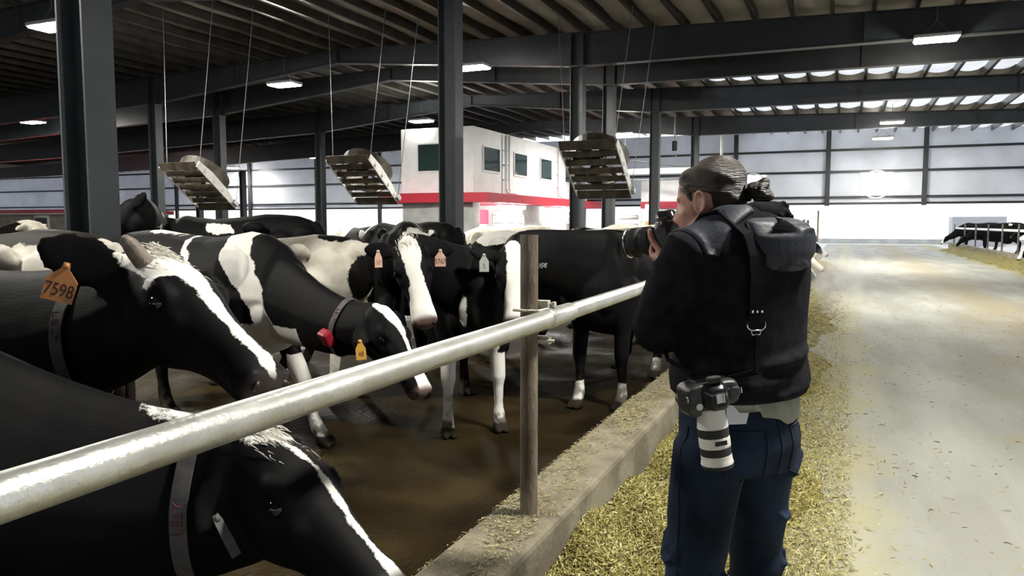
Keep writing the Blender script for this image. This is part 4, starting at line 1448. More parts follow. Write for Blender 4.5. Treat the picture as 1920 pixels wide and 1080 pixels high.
# ---- cows feeding through the fence beyond the photographer
FL = [(14.0, -.50, .40, .40, 'cow head at the feed beyond the photographer, nearest and lowest of the row', BL_NARROW, False),
      (15.6, -.42, .50, .44, 'cow head at the feed, second of the row beyond the photographer', BL_NARROW, False),
      (18.2, -.45, .62, .26, 'pale cow head at the feed, third of the row beyond the photographer', BL_WIDE, True),
      (21.5, -.42, .80, .30, 'cow head at the feed with black cheek and white nose, farthest of the row', BL_WIDE, False)]
for i, (y, mx_, mz_, dz, lab, bl, wb) in enumerate(FL):
    cow(lab, (-2.45, y), 0, s=1.0, voxel=.02, poll=(mx_ - .36, y - .05, mz_ + dz), muzzle=(mx_, y - .10, mz_), hint=(.55, -.1, .8), hs=1.0,
        patches=([] if wb else [('H', bl)]) + noise_patches(30 + i, 6), white_base=wb, coat='coat_dirty' if wb else 'coat_pink', group='cows feeding on the left beyond the photographer', nose_z=.5)
# ---- cows feeding on the right
FRr = [(30.6, 5.25, .34, .48, 'black and white cow head feeding at the right picture edge', True), (33.8, 6.5, 1.0, .42, 'cow with white and brown face behind the right-hand rail', False),
       (39.5, 6.6, 1.05, .3, 'black cow standing behind the right-hand rail, right of the farthest two heads', False), (45.6, 5.15, .42, .48, 'black cow feeding through the right-hand rail with lowered head', False),
       (51.0, 5.0, .40, .48, 'farthest black and white cow head feeding on the right, beside the grey shed', True)]
for i, (y, mx_, mz_, dz, lab, bl) in enumerate(FRr):
    cow(lab, (mx_ + 2.0, y), 180, s=1.06, voxel=.025, poll=(mx_ + .36, y - .05, mz_ + dz), muzzle=(mx_, y - .1, mz_), hint=(-.6, -.2, .7), hs=1.08, back=.04,
        patches=([('H', BL_WIDE)] if bl else []) + (noise_patches(51 + i, 2, .08, .16) if i != 1 else noise_patches(60, 8)), group='cows feeding on the right', nose_z=.5)
for i, (x, y) in enumerate(((9.2, 42.5), (9.6, 37.0))):
    cow(['black cow standing side on behind the right-hand feeders', 'dark cow standing between rails near the right edge'][i], (x, y), 180 + 20 * i, s=1.06, voxel=.028, back=.05, patches=noise_patches(70 + i, 2, .1, .18), group='cows feeding on the right')
# ================================================================== the photographer
HD = unit(A_([-.823, .571, 0]))          # chest direction
HDH = unit(A_([-.965, .235, 0]))        # head and camera direction
LFH = A_([-HDH[1], HDH[0], 0])
LF = A_([-HD[1], HD[0], 0])
PR = A_([-.285, 2.33, 0.0])


def L(f, l, z):                  # forward, left, up from the feet, relative to the person's base
    return HD * f + LF * l + A_([0, 0, z])


def LH(f, l, z):
    return HDH * f + LFH * l + A_([0, 0, z])


def skin_mat():
    m = mat('skin', (0.42, .235, .175), .5, 0, (0.36, .17, .125), 9, 4, spec=.35)
    m.node_tree.nodes['Principled BSDF'].inputs['Subsurface Weight'].default_value = .08
    m.node_tree.nodes['Principled BSDF'].inputs['Subsurface Radius'].default_value = (.012, .005, .003)
    return m


M['skin'] = skin_mat()
M['hair'] = mat('dark_hair', (0.014, .009, .0065), .42, 0, (0.035, .022, .015), 3.0, 6, bump=.6, bscale=34, stretch=(1, 1, 9), lo=.42, hi=.66)
M['fleece'] = mat('black_fleece', (0.0065, .0063, .0085), .95, 0, (0.0125, .012, .015), 30, 6, bump=.22, bscale=240, spec=.08)
M['navy'] = mat('navy_shell', (0.008, .0095, .017), .55, 0, (0.015, .018, .030), 6, 5, bump=.10, bscale=60, spec=.3)
M['denim'] = mat('denim', (0.0045, .0075, .0155), .88, 0, (0.020, .036, .070), 4.0, 6, bump=.10, bscale=520, spec=.15, lo=.38, hi=.68)
M['stitch'] = mat('denim_stitching', (0.005, .008, .015), .9)
M['shirt'] = mat('grey_shirt', (0.20, .21, .17), .85, 0, (0.25, .26, .22), 14)
M['cam'] = mat('camera_black', (0.011, .011, .012), .38, 0, (0.017, .017, .018), 40, bump=.15, bscale=300)
M['cam_gloss'] = mat('camera_gloss', (0.012, .012, .013), .16)
M['lens_white'] = mat('lens_white', (0.62, .61, .57), .42)
M['rubber'] = mat('lens_rubber', (0.010, .010, .010), .7)
M['chrome'] = mat('chrome_hardware', (0.7, .7, .7), .2, 1.0)
M['webbing'] = mat('black_webbing', (0.0045, .0045, .006), .9, bump=.08, bscale=500, spec=.08)
M['paper'] = mat('white_card', (0.66, .67, .70), .6)
M['lcd'] = mat('lcd_panel', (0.20, .20, .15), .3)
M['shoe'] = mat('shoe_leather', (0.03, .025, .02), .6)

# head frame
HC = LH(.100, .0, 1.566)
pit_ = math.radians(14)
hf = unit(HDH * math.cos(pit_) - A_([0, 0, 1]) * math.sin(pit_))
hl_ = unit(LFH)
hu = np.cross(hf, hl_)


def HH(f, l, u):
    return HC + hf * f + hl_ * l + hu * u


HX = np.stack([hf, hl_, hu])
pb = MB()
# skull, face, jaw
pb.ell(HH(-.012, 0, .022), HX * A_([[.097], [.074], [.093]]), 22, 14)
pb.ell(HH(.042, 0, -.035), HX * A_([[.058], [.060], [.082]]), 18, 12)
pb.ell(HH(.058, 0, -.088), HX * A_([[.040], [.042], [.030]]), 14, 8)
pb.ell(HH(.02, .030, -.07), HX * A_([[.055], [.036], [.040]]), 14, 8).ell(HH(.02, -.030, -.07), HX * A_([[.055], [.036], [.040]]), 14, 8)
pb.ell(HH(.068, 0, .024), HX * A_([[.016], [.050], [.014]]), 14, 8)                       # brow ridge
for sy in (-1, 1):
    pb.ell(HH(.052, sy * .040, -.024), HX * A_([[.026], [.022], [.022]]), 12, 8)           # cheekbone
    # ear: rim, bowl, lobe
    e0 = (-.006, sy * .074, -.002)
    rim = [HH(e0[0] + .018 * math.cos(a) - .004 * math.sin(a) - .006, sy * (.078 + .008 * (1 - math.cos(a)) * .8), -.006 + .031 * math.sin(a)) for a in np.linspace(-.9, 4.2, 13)]
    pb.limb(rim, [.0055] * 13, 8)
    pb.ell(HH(-.012, sy * .077, -.006), HX * A_([[.014], [.006], [.026]]), 10, 7)
    pb.ell(HH(-.002, sy * .077, -.038), HX * A_([[.009], [.007], [.012]]), 10, 7)
pb.limb([HH(.074, 0, .020), HH(.095, 0, -.010), HH(.109, 0, -.030), HH(.097, 0, -.040)], [(.009, .009), (.011, .011), (.0155, .013), (.010, .008)], 10)
for sy in (-1, 1):
    pb.ell(HH(.102, sy * .012, -.036), HX * A_([[.010], [.008], [.008]]), 8, 6)
pb.ell(HH(.092, 0, -.064), HX * A_([[.012], [.026], [.007]]), 12, 7).ell(HH(.090, 0, -.076), HX * A_([[.012], [.023], [.008]]), 12, 7)
# neck and trunk
pb.limb([HH(-.02, 0, -.03), HH(-.035, 0, -.09), L(.01, 0, 1.475), L(0, 0, 1.42)], [.058, .058, .062, .085], 18)
pb.loft([(L(0, 0, 1.46), HD * .06, LF * .08), (L(0, 0, 1.42), HD * .09, LF * .16), (L(0, 0, 1.3), HD * .105, LF * .165), (L(0, 0, 1.1), HD * .10, LF * .15), (L(0, 0, .95), HD * .11, LF * .165), (L(0, 0, .86), HD * .10, LF * .15)], 20)
# arms
SHL, ELL, WRL = L(.0, .185, 1.425), L(.10, .215, 1.195), LH(.182, .058, 1.383)
SHR, ELR, WRR = L(.0, -.185, 1.425), L(.13, -.28, 1.225), LH(.175, -.16, 1.385)
for a, b_, c in ((SHL, ELL, WRL), (SHR, ELR, WRR)):
    pb.limb([a, lerp(a, b_, .5), b_, lerp(b_, c, .4), c], [.055, .047, .042, .040, .029], 14)
# legs and feet
HIPS = {1: L(0, .095, .90), -1: L(0, -.095, .90)}
FEET = {1: L(-.02, .142, .07), -1: L(.06, -.178, .07)}
for sy in (1, -1):
    kn = L(.02 if sy > 0 else .06, .140 if sy > 0 else -.168, .48)
    pb.limb([HIPS[sy], lerp(HIPS[sy], kn, .5), kn, lerp(kn, FEET[sy], .4), FEET[sy]], [.085, .072, .055, .052, .038], 14)


# hands: palm plus five bent fingers
def hand(wr, palm_dir, palm_nrm, thumb_dir, fing, thumb):
    pd = unit(palm_dir); pn = unit(A_(palm_nrm) - pd * (A_(palm_nrm) @ pd)); td = np.cross(pn, pd)
    if td @ A_(thumb_dir) < 0:
        td = -td
    pb.loft([(wr - pd * .02, td * .026, pn * .020), (wr + pd * .01, td * .030, pn * .019), (wr + pd * .045, td * .040, pn * .0165), (wr + pd * .078, td * .041, pn * .014), (wr + pd * .09, td * .034, pn * .010)], 16)
    pb.ell(wr + pd * .030 + td * .026 + pn * .006, np.stack([pd * .03, td * .016, pn * .016]), 12, 8)
    for i, (ln, bend) in enumerate(fing):
        o_ = wr + pd * (.080 - abs(i - 1.2) * .004) + td * (.030 - i * .020)
        d = pd.copy()
        pts = [o_ - pd * .015, o_]
        for k_, seg in enumerate((.46, .31, .23)):
            ca_, sa_ = math.cos(bend[k_]), math.sin(bend[k_])
            d = unit(d * ca_ + (pn - d * (pn @ d)) / (np.linalg.norm(pn - d * (pn @ d)) + 1e-9) * sa_)
            pts.append(pts[-1] + d * ln * seg)
        pb.limb(pts, [.0095, .0095, .009, .0083, .007], 10)
    pb.limb(thumb(wr, pd, td, pn), [.014, .0125, .0108, .0105, .008], 12)


LENS_C = LH(.290, -.022, 1.452)
# left hand under the lens, thumb up its near side
hand(WRL, LENS_C - A_([0, 0, .055]) - WRL, unit(LENS_C - WRL + A_([0, 0, .12])) * .2 + A_([0, 0, 1]) - LFH * .6, LFH * .2 - HDH + A_([0, 0, .4]),
     [(.072, (.35, .6, .5)), (.080, (.40, .6, .5)), (.074, (.45, .6, .5)), (.060, (.5, .6, .5))],
     lambda wr, pd, td, pn: [wr + pd * .020 + td * .020, LH(.226, .042, 1.415), LH(.250, .038, 1.440), LH(.266, .034, 1.464), LH(.272, .030, 1.482)])
# right hand on the grip
hand(WRR, LH(.24, -.11, 1.455) - WRR, LFH * 1.0 + A_([0, 0, .1]), A_([0, 0, 1.0]) - HDH * .6,
     [(.070, (.2, .5, .3)), (.078, (.7, 1.0, .7)), (.072, (.75, 1.0, .7)), (.058, (.8, 1.0, .7))],
     lambda wr, pd, td, pn: [wr + pd * .02 + td * .02, wr + pd * .045 + td * .036, wr + pd * .065 + td * .036 + pn * .02, wr + pd * .075 + td * .03 + pn * .042, wr + pd * .08 + td * .026 + pn * .055])
body = organic('person', pb, M['skin'], .0048, 3)
body.location = PR
tag(body, 'photographer in black jacket and jeans with tied back hair, aiming a camera at the cows', 'person')
for sy in (-1, 1):
    MB().ell(HH(.064, sy * .030, .002), (.0110,) * 3, 14, 9).build('eye', mat('eye_white', (.6, .58, .55), .2), body, smooth=True)
    MB().limb([HH(.058, sy * .046, .020), HH(.072, sy * .032, .026), HH(.079, sy * .014, .022)], [.002, .0032, .0026], 8).build('eyebrow', M['hair'], body, smooth=True)
st = MB().ell(HH(-.006, .083, -.046), (.0035,) * 3, 8, 6).build('ear_stud', M['chrome'], body, smooth=True)

# hair: combed back into a bun
hb = MB()
hb.ell(HH(-.040, 0, .050), HX * A_([[.092], [.0805], [.076]]), 24, 16)
hb.ell(HH(-.062, 0, -.002), HX * A_([[.060], [.072], [.062]]), 18, 12)
hb.ell(HH(.026, 0, .070), HX * A_([[.044], [.060], [.042]]), 18, 10)
for sy in (-1, 1):
    hb.limb([HH(.030, sy * .066, .050), HH(.022, sy * .072, .024), HH(.018, sy * .0735, .004)], [(.010, .020), (.007, .012), (.004, .007)], 10)
bun_c = HH(-.147, .0, -.012)
hb.limb([HH(-.10, 0, .0), HH(-.135, 0, -.008)], [.030, .022], 12)
hr = organic('hair', hb, M['hair'], .0050, 14, body)
bn = MB()
for k_ in range(3):
    pts = []
    for i in range(17):
        a = 2 * math.pi * i / 16 + k_ * 2.1
        rr_ = .021 + .004 * math.sin(3 * a + k_)
        pts.append(bun_c + hl_ * math.cos(a) * rr_ + hu * math.sin(a) * rr_ - hf * (.004 + .012 * k_) + hf * .006 * math.sin(2 * a + k_))
    bn.limb(pts, [.0135] * 17, 10)
bn.ell(bun_c, (.02, .02, .02), 10, 8)
organic('hair_bun', bn, M['hair'], .004, 1, body)
MB().tube([HH(-.124, 0, -.006) + (hl_ * math.cos(a) + hu * math.sin(a)) * .022 for a in np.linspace(0, 2 * math.pi, 17)[:-1]], .005, 8, closed=True).build('hair_tie', M['webbing'], body, smooth=True)
# fine combed strands lying on the hair
sr = random.Random(4)
sb = MB()
for k_ in range(150):
    l0 = sr.uniform(-1, 1)
    pts = []
    u0 = sr.uniform(.12, 1)
    for t in np.linspace(.12, 1, 7):
        f_ = .074 - .195 * t
        ang = (u0 * (1 - t * .8)) * 1.35
        rad_ = math.sqrt(max(0.02, 1 - ((f_ + .024) / .112) ** 2))
        pts.append(HH(f_, math.copysign(math.cos(ang), l0) * .0825 * rad_ , .034 * (1 - t * .9) + math.sin(ang) * .091 * rad_ - .012 * t))
    sb.tube(pts, [.0004, .0011, .0012, .0012, .0012, .001, .0005], 5)
sh_ = sb.build('hair_strands', M['hair'], body, smooth=True)
sh_['kind'] = 'stuff'

# jeans
jb = MB()
jb.loft([(L(0, 0, 1.02), HD * .135, LF * .175), (L(-.005, 0, .97), HD * .145, LF * .185), (L(-.02, 0, .88), HD * .155, LF * .195), (L(-.015, 0, .80), HD * .145, LF * .195), (L(-.005, 0, .785), HD * .10, LF * .165), (L(0, 0, .765), HD * .06, LF * .11)], 28)
for sy in (1, -1):
    kn = L(.015 if sy > 0 else .06, .142 if sy > 0 else -.172, .48)
    ft = FEET[sy] + A_([0, 0, -.02])
    top = L(-.012, sy * .108, .86)
    m1 = lerp(top, kn, .45)
    jb.limb([top, m1 + HD * .005, lerp(m1, kn, .55), kn, kn - A_([0, 0, .05]) - HD * .01, lerp(kn, ft, .4), lerp(kn, ft, .8), ft], [(.105, .112), (.098, .100), (.092, .088), (.086, .080), (.086, .079), (.080, .077), (.079, .079), (.082, .086)], 20, up=LF)
    rg_ = random.Random(3 + sy)
    for k_ in range(11):                         # slack folds
        z_ = [.70, .655, .61, .57, .53, .49, .455, .42, .36, .25, .12][k_]
        base = lerp(top, kn, (.86 - z_) / .38) if z_ > .48 else lerp(kn, ft, (.48 - z_) / .43)
        a0 = rg_.uniform(0, 6.3)
        pts = []
        for t in np.linspace(-.75, .75, 6):
            a = a0 + t
            pts.append(base + (HD * math.cos(a) * .101 + LF * math.sin(a) * .091) + A_([0, 0, .05 * t * rg_.choice((1, -1)) * .7]))
        jb.limb(pts, [.003, .007, .0095, .0095, .007, .003], 8)
# seat fold under the right cheek
jb.limb([L(-.13, -.03, .775), L(-.145, -.08, .79), L(-.12, -.15, .83)], [.012, .02, .012], 8)
jeans = organic('jeans', jb, M['denim'], .0075, 3, body)
jeans['label'] = 'loose dark blue denim jeans'
jbvh = BVHTree.FromPolygons([tuple(v.co) for v in jeans.data.vertices], [tuple(p.vertices) for p in jeans.data.polygons])


def on_surf(bv, p, d, out=.002):
    h_ = bv.ray_cast(Vector(A_(p) + A_(d) * .5), Vector(-A_(d)))
    if h_[0] is None:
        return A_(p)
    return A_(h_[0]) + A_(h_[1]) * out


BK = unit(-HD)
# back pockets, seams
for sy in (1, -1):
    dn_ = unit(BK * .92 + LF * sy * .25)
    c = L(-.12, sy * .10, .855)
    sx_ = unit(np.cross(A_([0, 0, 1.]), dn_))
    V, Fc = [], []
    out_l = [(-.058, .075), (.058, .075), (.056, -.05), (0, -.08), (-.056, -.05)]
    edge = []
    for i in range(5):
        (x0, y0), (x1, y1) = out_l[i], out_l[(i + 1) % 5]
        for t in np.linspace(0, 1, 6)[:-1]:
            edge.append(on_surf(jbvh, c + sx_ * (x0 + (x1 - x0) * t) + A_([0, 0, 1]) * (y0 + (y1 - y0) * t), dn_, .002))
    MB().tube(edge, .0022, 6, closed=True).build('pocket_seam', M['stitch'], jeans, smooth=True)
    for off in (.0,):
        MB().tube([on_surf(jbvh, L(0, sy * .14, z_), unit(LF * sy), .001) for z_ in np.linspace(.93, .2, 24)], .0022, 6).build('side_seam', M['stitch'], jeans, smooth=True)
MB().tube([on_surf(jbvh, L(0, 0, z_), BK, .001) for z_ in np.linspace(.97, .74, 12)], .0025, 6).build('centre_seam', M['stitch'], jeans, smooth=True)
# shoes
for sy in (1, -1):
    f_ = FEET[sy] - A_([0, 0, .07])
    organic('shoe', MB().loft([(f_ - HD * .09 + A_([0, 0, .045]), LF * .03, A_([0, 0, .043])), (f_ - HD * .06 + A_([0, 0, .05]), LF * .04, A_([0, 0, .049])), (f_ + HD * .04 + A_([0, 0, .045]), LF * .044, A_([0, 0, .044])),
                              (f_ + HD * .13 + A_([0, 0, .033]), LF * .048, A_([0, 0, .032])), (f_ + HD * .19 + A_([0, 0, .028]), LF * .035, A_([0, 0, .026]))], 16), M['shoe'], .006, 2, body)
# shirt hem below the jacket
sm_ = MB()
ringsV = []
NS = 40
for zi, (z_, k_) in enumerate(((1.03, 1.0), (.985, 1.03), (.968, 1.035))):
    for j in range(NS):
        a = 2 * math.pi * j / NS
        droop = .010 * (1 if zi == 2 else 0) * (math.sin(3 * a + .8) - .3 + .4 * math.sin(7 * a)) - (.012 if zi == 2 and math.sin(a) < 0 else 0) + (.055 if zi == 2 and math.sin(a) > .45 else 0)
        ringsV.append(L(-.006 + math.cos(a) * .150 * k_, math.sin(a) * .191 * k_, z_ + droop))
sm_.add(ringsV, [(i * NS + j, i * NS + (j + 1) % NS, (i + 1) * NS + (j + 1) % NS, (i + 1) * NS + j) for i in range(2) for j in range(NS)])
so = sm_.build('shirt_hem', M['shirt'], body, smooth=True)
sol = so.modifiers.new('thick', 'SOLIDIFY'); sol.thickness = .004
# shirt collar at the nape
MB().limb([L(.06, .078, 1.475), L(.02, .070, 1.50), L(-.02, .055, 1.522), L(-.035, 0, 1.532), L(-.025, -.055, 1.525)], [.008, .012, .013, .013, .010], 10).build('shirt_collar', M['shirt'], body, smooth=True)

# jacket
kb_ = MB()
TZ = [(1.005, .150, .192), (1.018, .168, .208), (1.065, .176, .212), (1.14, .160, .203), (1.24, .158, .208), (1.34, .158, .218), (1.42, .150, .215), (1.475, .128, .190), (1.52, .098, .135), (1.55, .075, .085)]
kb_.loft([(L(-.012 - max(0, z_ - 1.3) * .04, 0, z_), HD * a, LF * b_, .88) for z_, a, b_ in TZ], 30)
for a, b_, c, sy in ((SHL, ELL, WRL, 1), (SHR, ELR, WRR, -1)):
    k1 = lerp(b_, c, .35) + A_([0, 0, -.006])
    kb_.limb([lerp(L(0, 0, 1.43), a, .55), a + A_([0, 0, -.01]), lerp(a, b_, .55), b_ + unit(b_ - lerp(a, c, .5)) * .008, k1, lerp(b_, c, .78), lerp(b_, c, .93)],
             [.085, .090, .084, .080, .076, .062, .046], 18)
    rg_ = random.Random(8 + sy)
    for k_ in range(7):                           # sleeve creases round the elbow
        t = [.25, .45, .7, .9, 1.1, 1.3, 1.55][k_]
        base = lerp(a, b_, t) if t < 1 else lerp(b_, c, t - 1)
        axv = unit((b_ - a) if t < 1 else (c - b_))
        u_ = unit(np.cross(axv, A_([.3, .2, 1.]))); w_ = np.cross(axv, u_)
        a0 = rg_.uniform(0, 6.3)
        R0 = .080 if t < 1.2 else .062
        kb_.limb([base + (u_ * math.cos(a0 + q_) + w_ * math.sin(a0 + q_)) * R0 + axv * .03 * q_ for q_ in np.linspace(-.9, .9, 6)], [.004, .010, .014, .013, .009, .004], 8)
# waist folds above the hem
for z_, a0, sp in ((1.045, 3.6, .9), (1.085, 4.4, .7), (1.13, 3.3, .6), (1.06, 2.6, .6), (1.18, 4.6, .5)):
    kb_.limb([L(-.012 + math.cos(a0 + q_) * .172, math.sin(a0 + q_) * .210, z_ + .03 * q_) for q_ in np.linspace(-sp, sp, 7)], [.004, .011, .015, .017, .015, .010, .004], 8)
jacket = organic('jacket', kb_, M['fleece'], .0085, 4, body)
jacket['label'] = 'black fleece jacket with navy shoulder panels'
kbvh = BVHTree.FromPolygons([tuple(v.co) for v in jacket.data.vertices], [tuple(p.vertices) for p in jacket.data.polygons])


def patch(name, m, pts_fn, nu, nv, out, thick, parent, centre=L(-.02, 0, 1.30)):
    """a cloth panel laid on the jacket: pts_fn(u, v) -> (direction, height)"""
    V, Fc = [], []
    for j in range(nv + 1):
        for i in range(nu + 1):
            d, z_ = pts_fn(i / nu, j / nv)
            p = A_([0, 0, z_]) + HD * -.012
            h_ = kbvh.ray_cast(Vector(p + d * .6), Vector(-d))
            q_ = A_(h_[0]) + A_(h_[1]) * out if h_[0] is not None else p + d * .15
            V.append(q_)
    for j in range(nv):
        for i in range(nu):
            Fc.append((j * (nu + 1) + i, j * (nu + 1) + i + 1, (j + 1) * (nu + 1) + i + 1, (j + 1) * (nu + 1) + i))
    o = MB().add(V, Fc).build(name, m, parent, smooth=True)
    s_ = o.modifiers.new('thick', 'SOLIDIFY'); s_.thickness = thick; s_.offset = 0
    return o


def dirA(a):
    return -HD * math.cos(a) + LF * math.sin(a)


# navy yoke over the left shoulder
yk = MB()
V = []
NU, NV = 14, 10
for j in range(NV + 1):
    for i in range(NU + 1):
        f_ = -.10 + .17 * i / NU
        l_ = .055 + .165 * j / NV
        p = L(f_, l_, 1.9)
        h_ = kbvh.ray_cast(Vector(p), Vector((0, 0, -1)))
        V.append(A_(h_[0]) + A_(h_[1]) * .004 if h_[0] is not None else L(f_, l_, 1.42))
yk.add(V, [(j * (NU + 1) + i, j * (NU + 1) + i + 1, (j + 1) * (NU + 1) + i + 1, (j + 1) * (NU + 1) + i) for j in range(NV) for i in range(NU)])
yo = yk.build('shoulder_panel', M['navy'], jacket, smooth=True)
s_ = yo.modifiers.new('thick', 'SOLIDIFY'); s_.thickness = .005
yk2 = MB()
V = [(A_(v) - 2 * LF * (A_(v) @ LF)) for v in V]
yk2.add([lerp(v, v + A_([0, 0, .002]), 1) for v in V], [tuple(reversed(f)) for f in yk.f])
yo = yk2.build('shoulder_panel', M['navy'], jacket, smooth=True)
s_ = yo.modifiers.new('thick', 'SOLIDIFY'); s_.thickness = .005
# hood lying on the back, with fleece lining rolled at the neck
hd_ = MB()
HL = -.015
hd_.loft([(L(-.085, HL, 1.520), HD * .03, LF * .09), (L(-.120, HL, 1.505), HD * .045, LF * .12), (L(-.145, HL, 1.465), HD * .050, LF * .128), (L(-.152, HL, 1.42), HD * .042, LF * .118), (L(-.150, HL, 1.38), HD * .028, LF * .09), (L(-.148, HL, 1.36), HD * .012, LF * .05)], 24)
rg_ = random.Random(2)
for k_ in range(9):
    z_ = 1.50 - .016 * k_
    a0 = rg_.uniform(-.5, .3)
    hd_.limb([L(-.160 - .022 * math.cos(a0 + q_), HL + (a0 + q_) * .11, z_ + .018 * math.sin(3 * q_ + k_)) for q_ in np.linspace(-.45, .45, 6)], [.003, .007, .009, .009, .007, .003], 8)
hood = organic('hood', hd_, M['navy'], .006, 2, jacket)
hood['label'] = 'navy shell hood hanging on the back'
fl = MB()
fl.limb([L(.05, .095, 1.455), L(.01, .088, 1.488), L(-.04, .070, 1.515), L(-.075, .02, 1.530), L(-.082, -.05, 1.530), L(-.065, -.10, 1.512), L(-.02, -.11, 1.485)], [.018, .024, .030, .034, .036, .032, .02], 14)
rg_ = random.Random(6)
for k_ in range(90):
    t = rg_.random()
    a = -1.2 + 3.6 * t
    fl.ell(L(-.045 - .052 * math.sin(a) + rg_.uniform(-.02, .02), 0.095 - .20 * t + rg_.uniform(-.015, .015), 1.498 + .045 * math.sin(a) + rg_.uniform(-.02, .016)), (.010, .010, .009), 8, 6)
organic('hood_lining', fl, M['fleece'], .005, 1, jacket)
# jacket cuffs
for a, b_, c in ((SHL, ELL, WRL), (SHR, ELR, WRR)):
    d = unit(c - b_)
    MB().lathe(lerp(b_, c, .90), d, [(-.012, .046), (.0, .049), (.022, .047), (.03, .041), (.02, .036), (0, .036)], 22).build('cuff', M['fleece'], jacket, smooth=True)


# ---- harness straps with their metal fittings
def ribbon(path, width, thick, m, name, parent, nrm):
    V, Fc = [], []
    k_ = len(path)
    for i, p in enumerate(path):
        t = unit(A_(path[min(i + 1, k_ - 1)]) - A_(path[max(i - 1, 0)]))
        n_ = nrm[i] if isinstance(nrm, list) else nrm
        n_ = unit(A_(n_) - t * (A_(n_) @ t))
        s__ = np.cross(t, n_)
        w_ = width[i] if hasattr(width, '__len__') else width
        for e_, q_ in ((0, -1), (thick, -1), (thick, 1), (0, 1)):
            V.append(A_(p) + n_ * e_ + s__ * w_ / 2 * q_)
    for i in range(k_ - 1):
        for j in range(4):
            Fc.append((i * 4 + j, i * 4 + (j + 1) % 4, (i + 1) * 4 + (j + 1) % 4, (i + 1) * 4 + j))
    Fc += [(0, 1, 2, 3), tuple((k_ - 1) * 4 + j for j in (3, 2, 1, 0))]
    return MB().add(V, Fc).build(name, m, parent)


har = thing('camera_harness', PR, 'black two-strap camera harness with chrome rings worn over the jacket', 'harness')
b2 = L(-.165, .035, 1.0)
zs = np.linspace(1.53, 1.245, 16)
path = []
nn = []
for z_ in zs:
    q_ = L(-.012, .112, z_)
    h_ = kbvh.ray_cast(Vector(q_ + BK * .6), Vector(-BK))
    p = A_(h_[0]) if h_[0] is not None else q_ + BK * .14
    path.append(p + BK * .012); nn.append(BK + LF * .15)
path = [L(.07, .110, 1.47), L(.02, .112, 1.522), L(-.04, .112, 1.535)] + path[3:]
nn = [A_([0, 0, 1.]) - BK * .6, A_([0, 0, 1.]), A_([0, 0, 1.]) + BK * .5] + nn[3:]
ribbon(path, .052, .006, M['webbing'], 'shoulder_strap', har, nn)
end = path[-1]
ln = unit(BK + LF * .35)
sx_ = unit(np.cross(A_([0, 0, 1.]), ln))
for q_ in (-.014, 0, .014):
    MB().ell(end + ln * .008 + sx_ * q_ + A_([0, 0, .022]), (.0042,) * 3, 10, 7).build('rivet', M['chrome'], har, smooth=True)
rc = end + A_([0, 0, -.018]) + ln * .006
MB().tube([rc + sx_ * x + A_([0, 0, z_]) for x, z_ in ((-.026, .012), (-.026, -.002), (-.016, -.010), (.016, -.010), (.026, -.002), (.026, .012))], .0022, 8).tube(
    [rc + sx_ * x + A_([0, 0, z_]) for x, z_ in ((-.014, -.010), (-.012, -.022), (.010, -.022), (.014, -.010))], .0022, 8).build('strap_ring', M['chrome'], har, smooth=True)
CB = L(-.125, .243, 1.055)              # hip camera
ribbon([rc + A_([0, 0, -.022]), rc + A_([0, 0, -.06]) + BK * .004, rc + A_([0, 0, -.12]) + BK * .01 + LF * .01, CB + A_([0, 0, .035]) + sx_ * .045 + ln * .0], [.012, .016, .016, .012], .005, M['webbing'], 'tether_strap', har, ln)
# second tether on the left side
tp_ = [L(.10, .20, 1.235), L(.075, .225, 1.18), L(.03, .24, 1.12), CB + HD * .06 + A_([0, 0, .04])]
ribbon(tp_, .012, .005, M['webbing'], 'tether_strap', har, LF)
MB().tube([tp_[0] + HD * x + A_([0, 0, z_]) for x, z_ in ((-.014, .012), (-.010, 0), (.010, 0), (.016, .016))], .002, 8).build('strap_hook', M['chrome'], har, smooth=True)


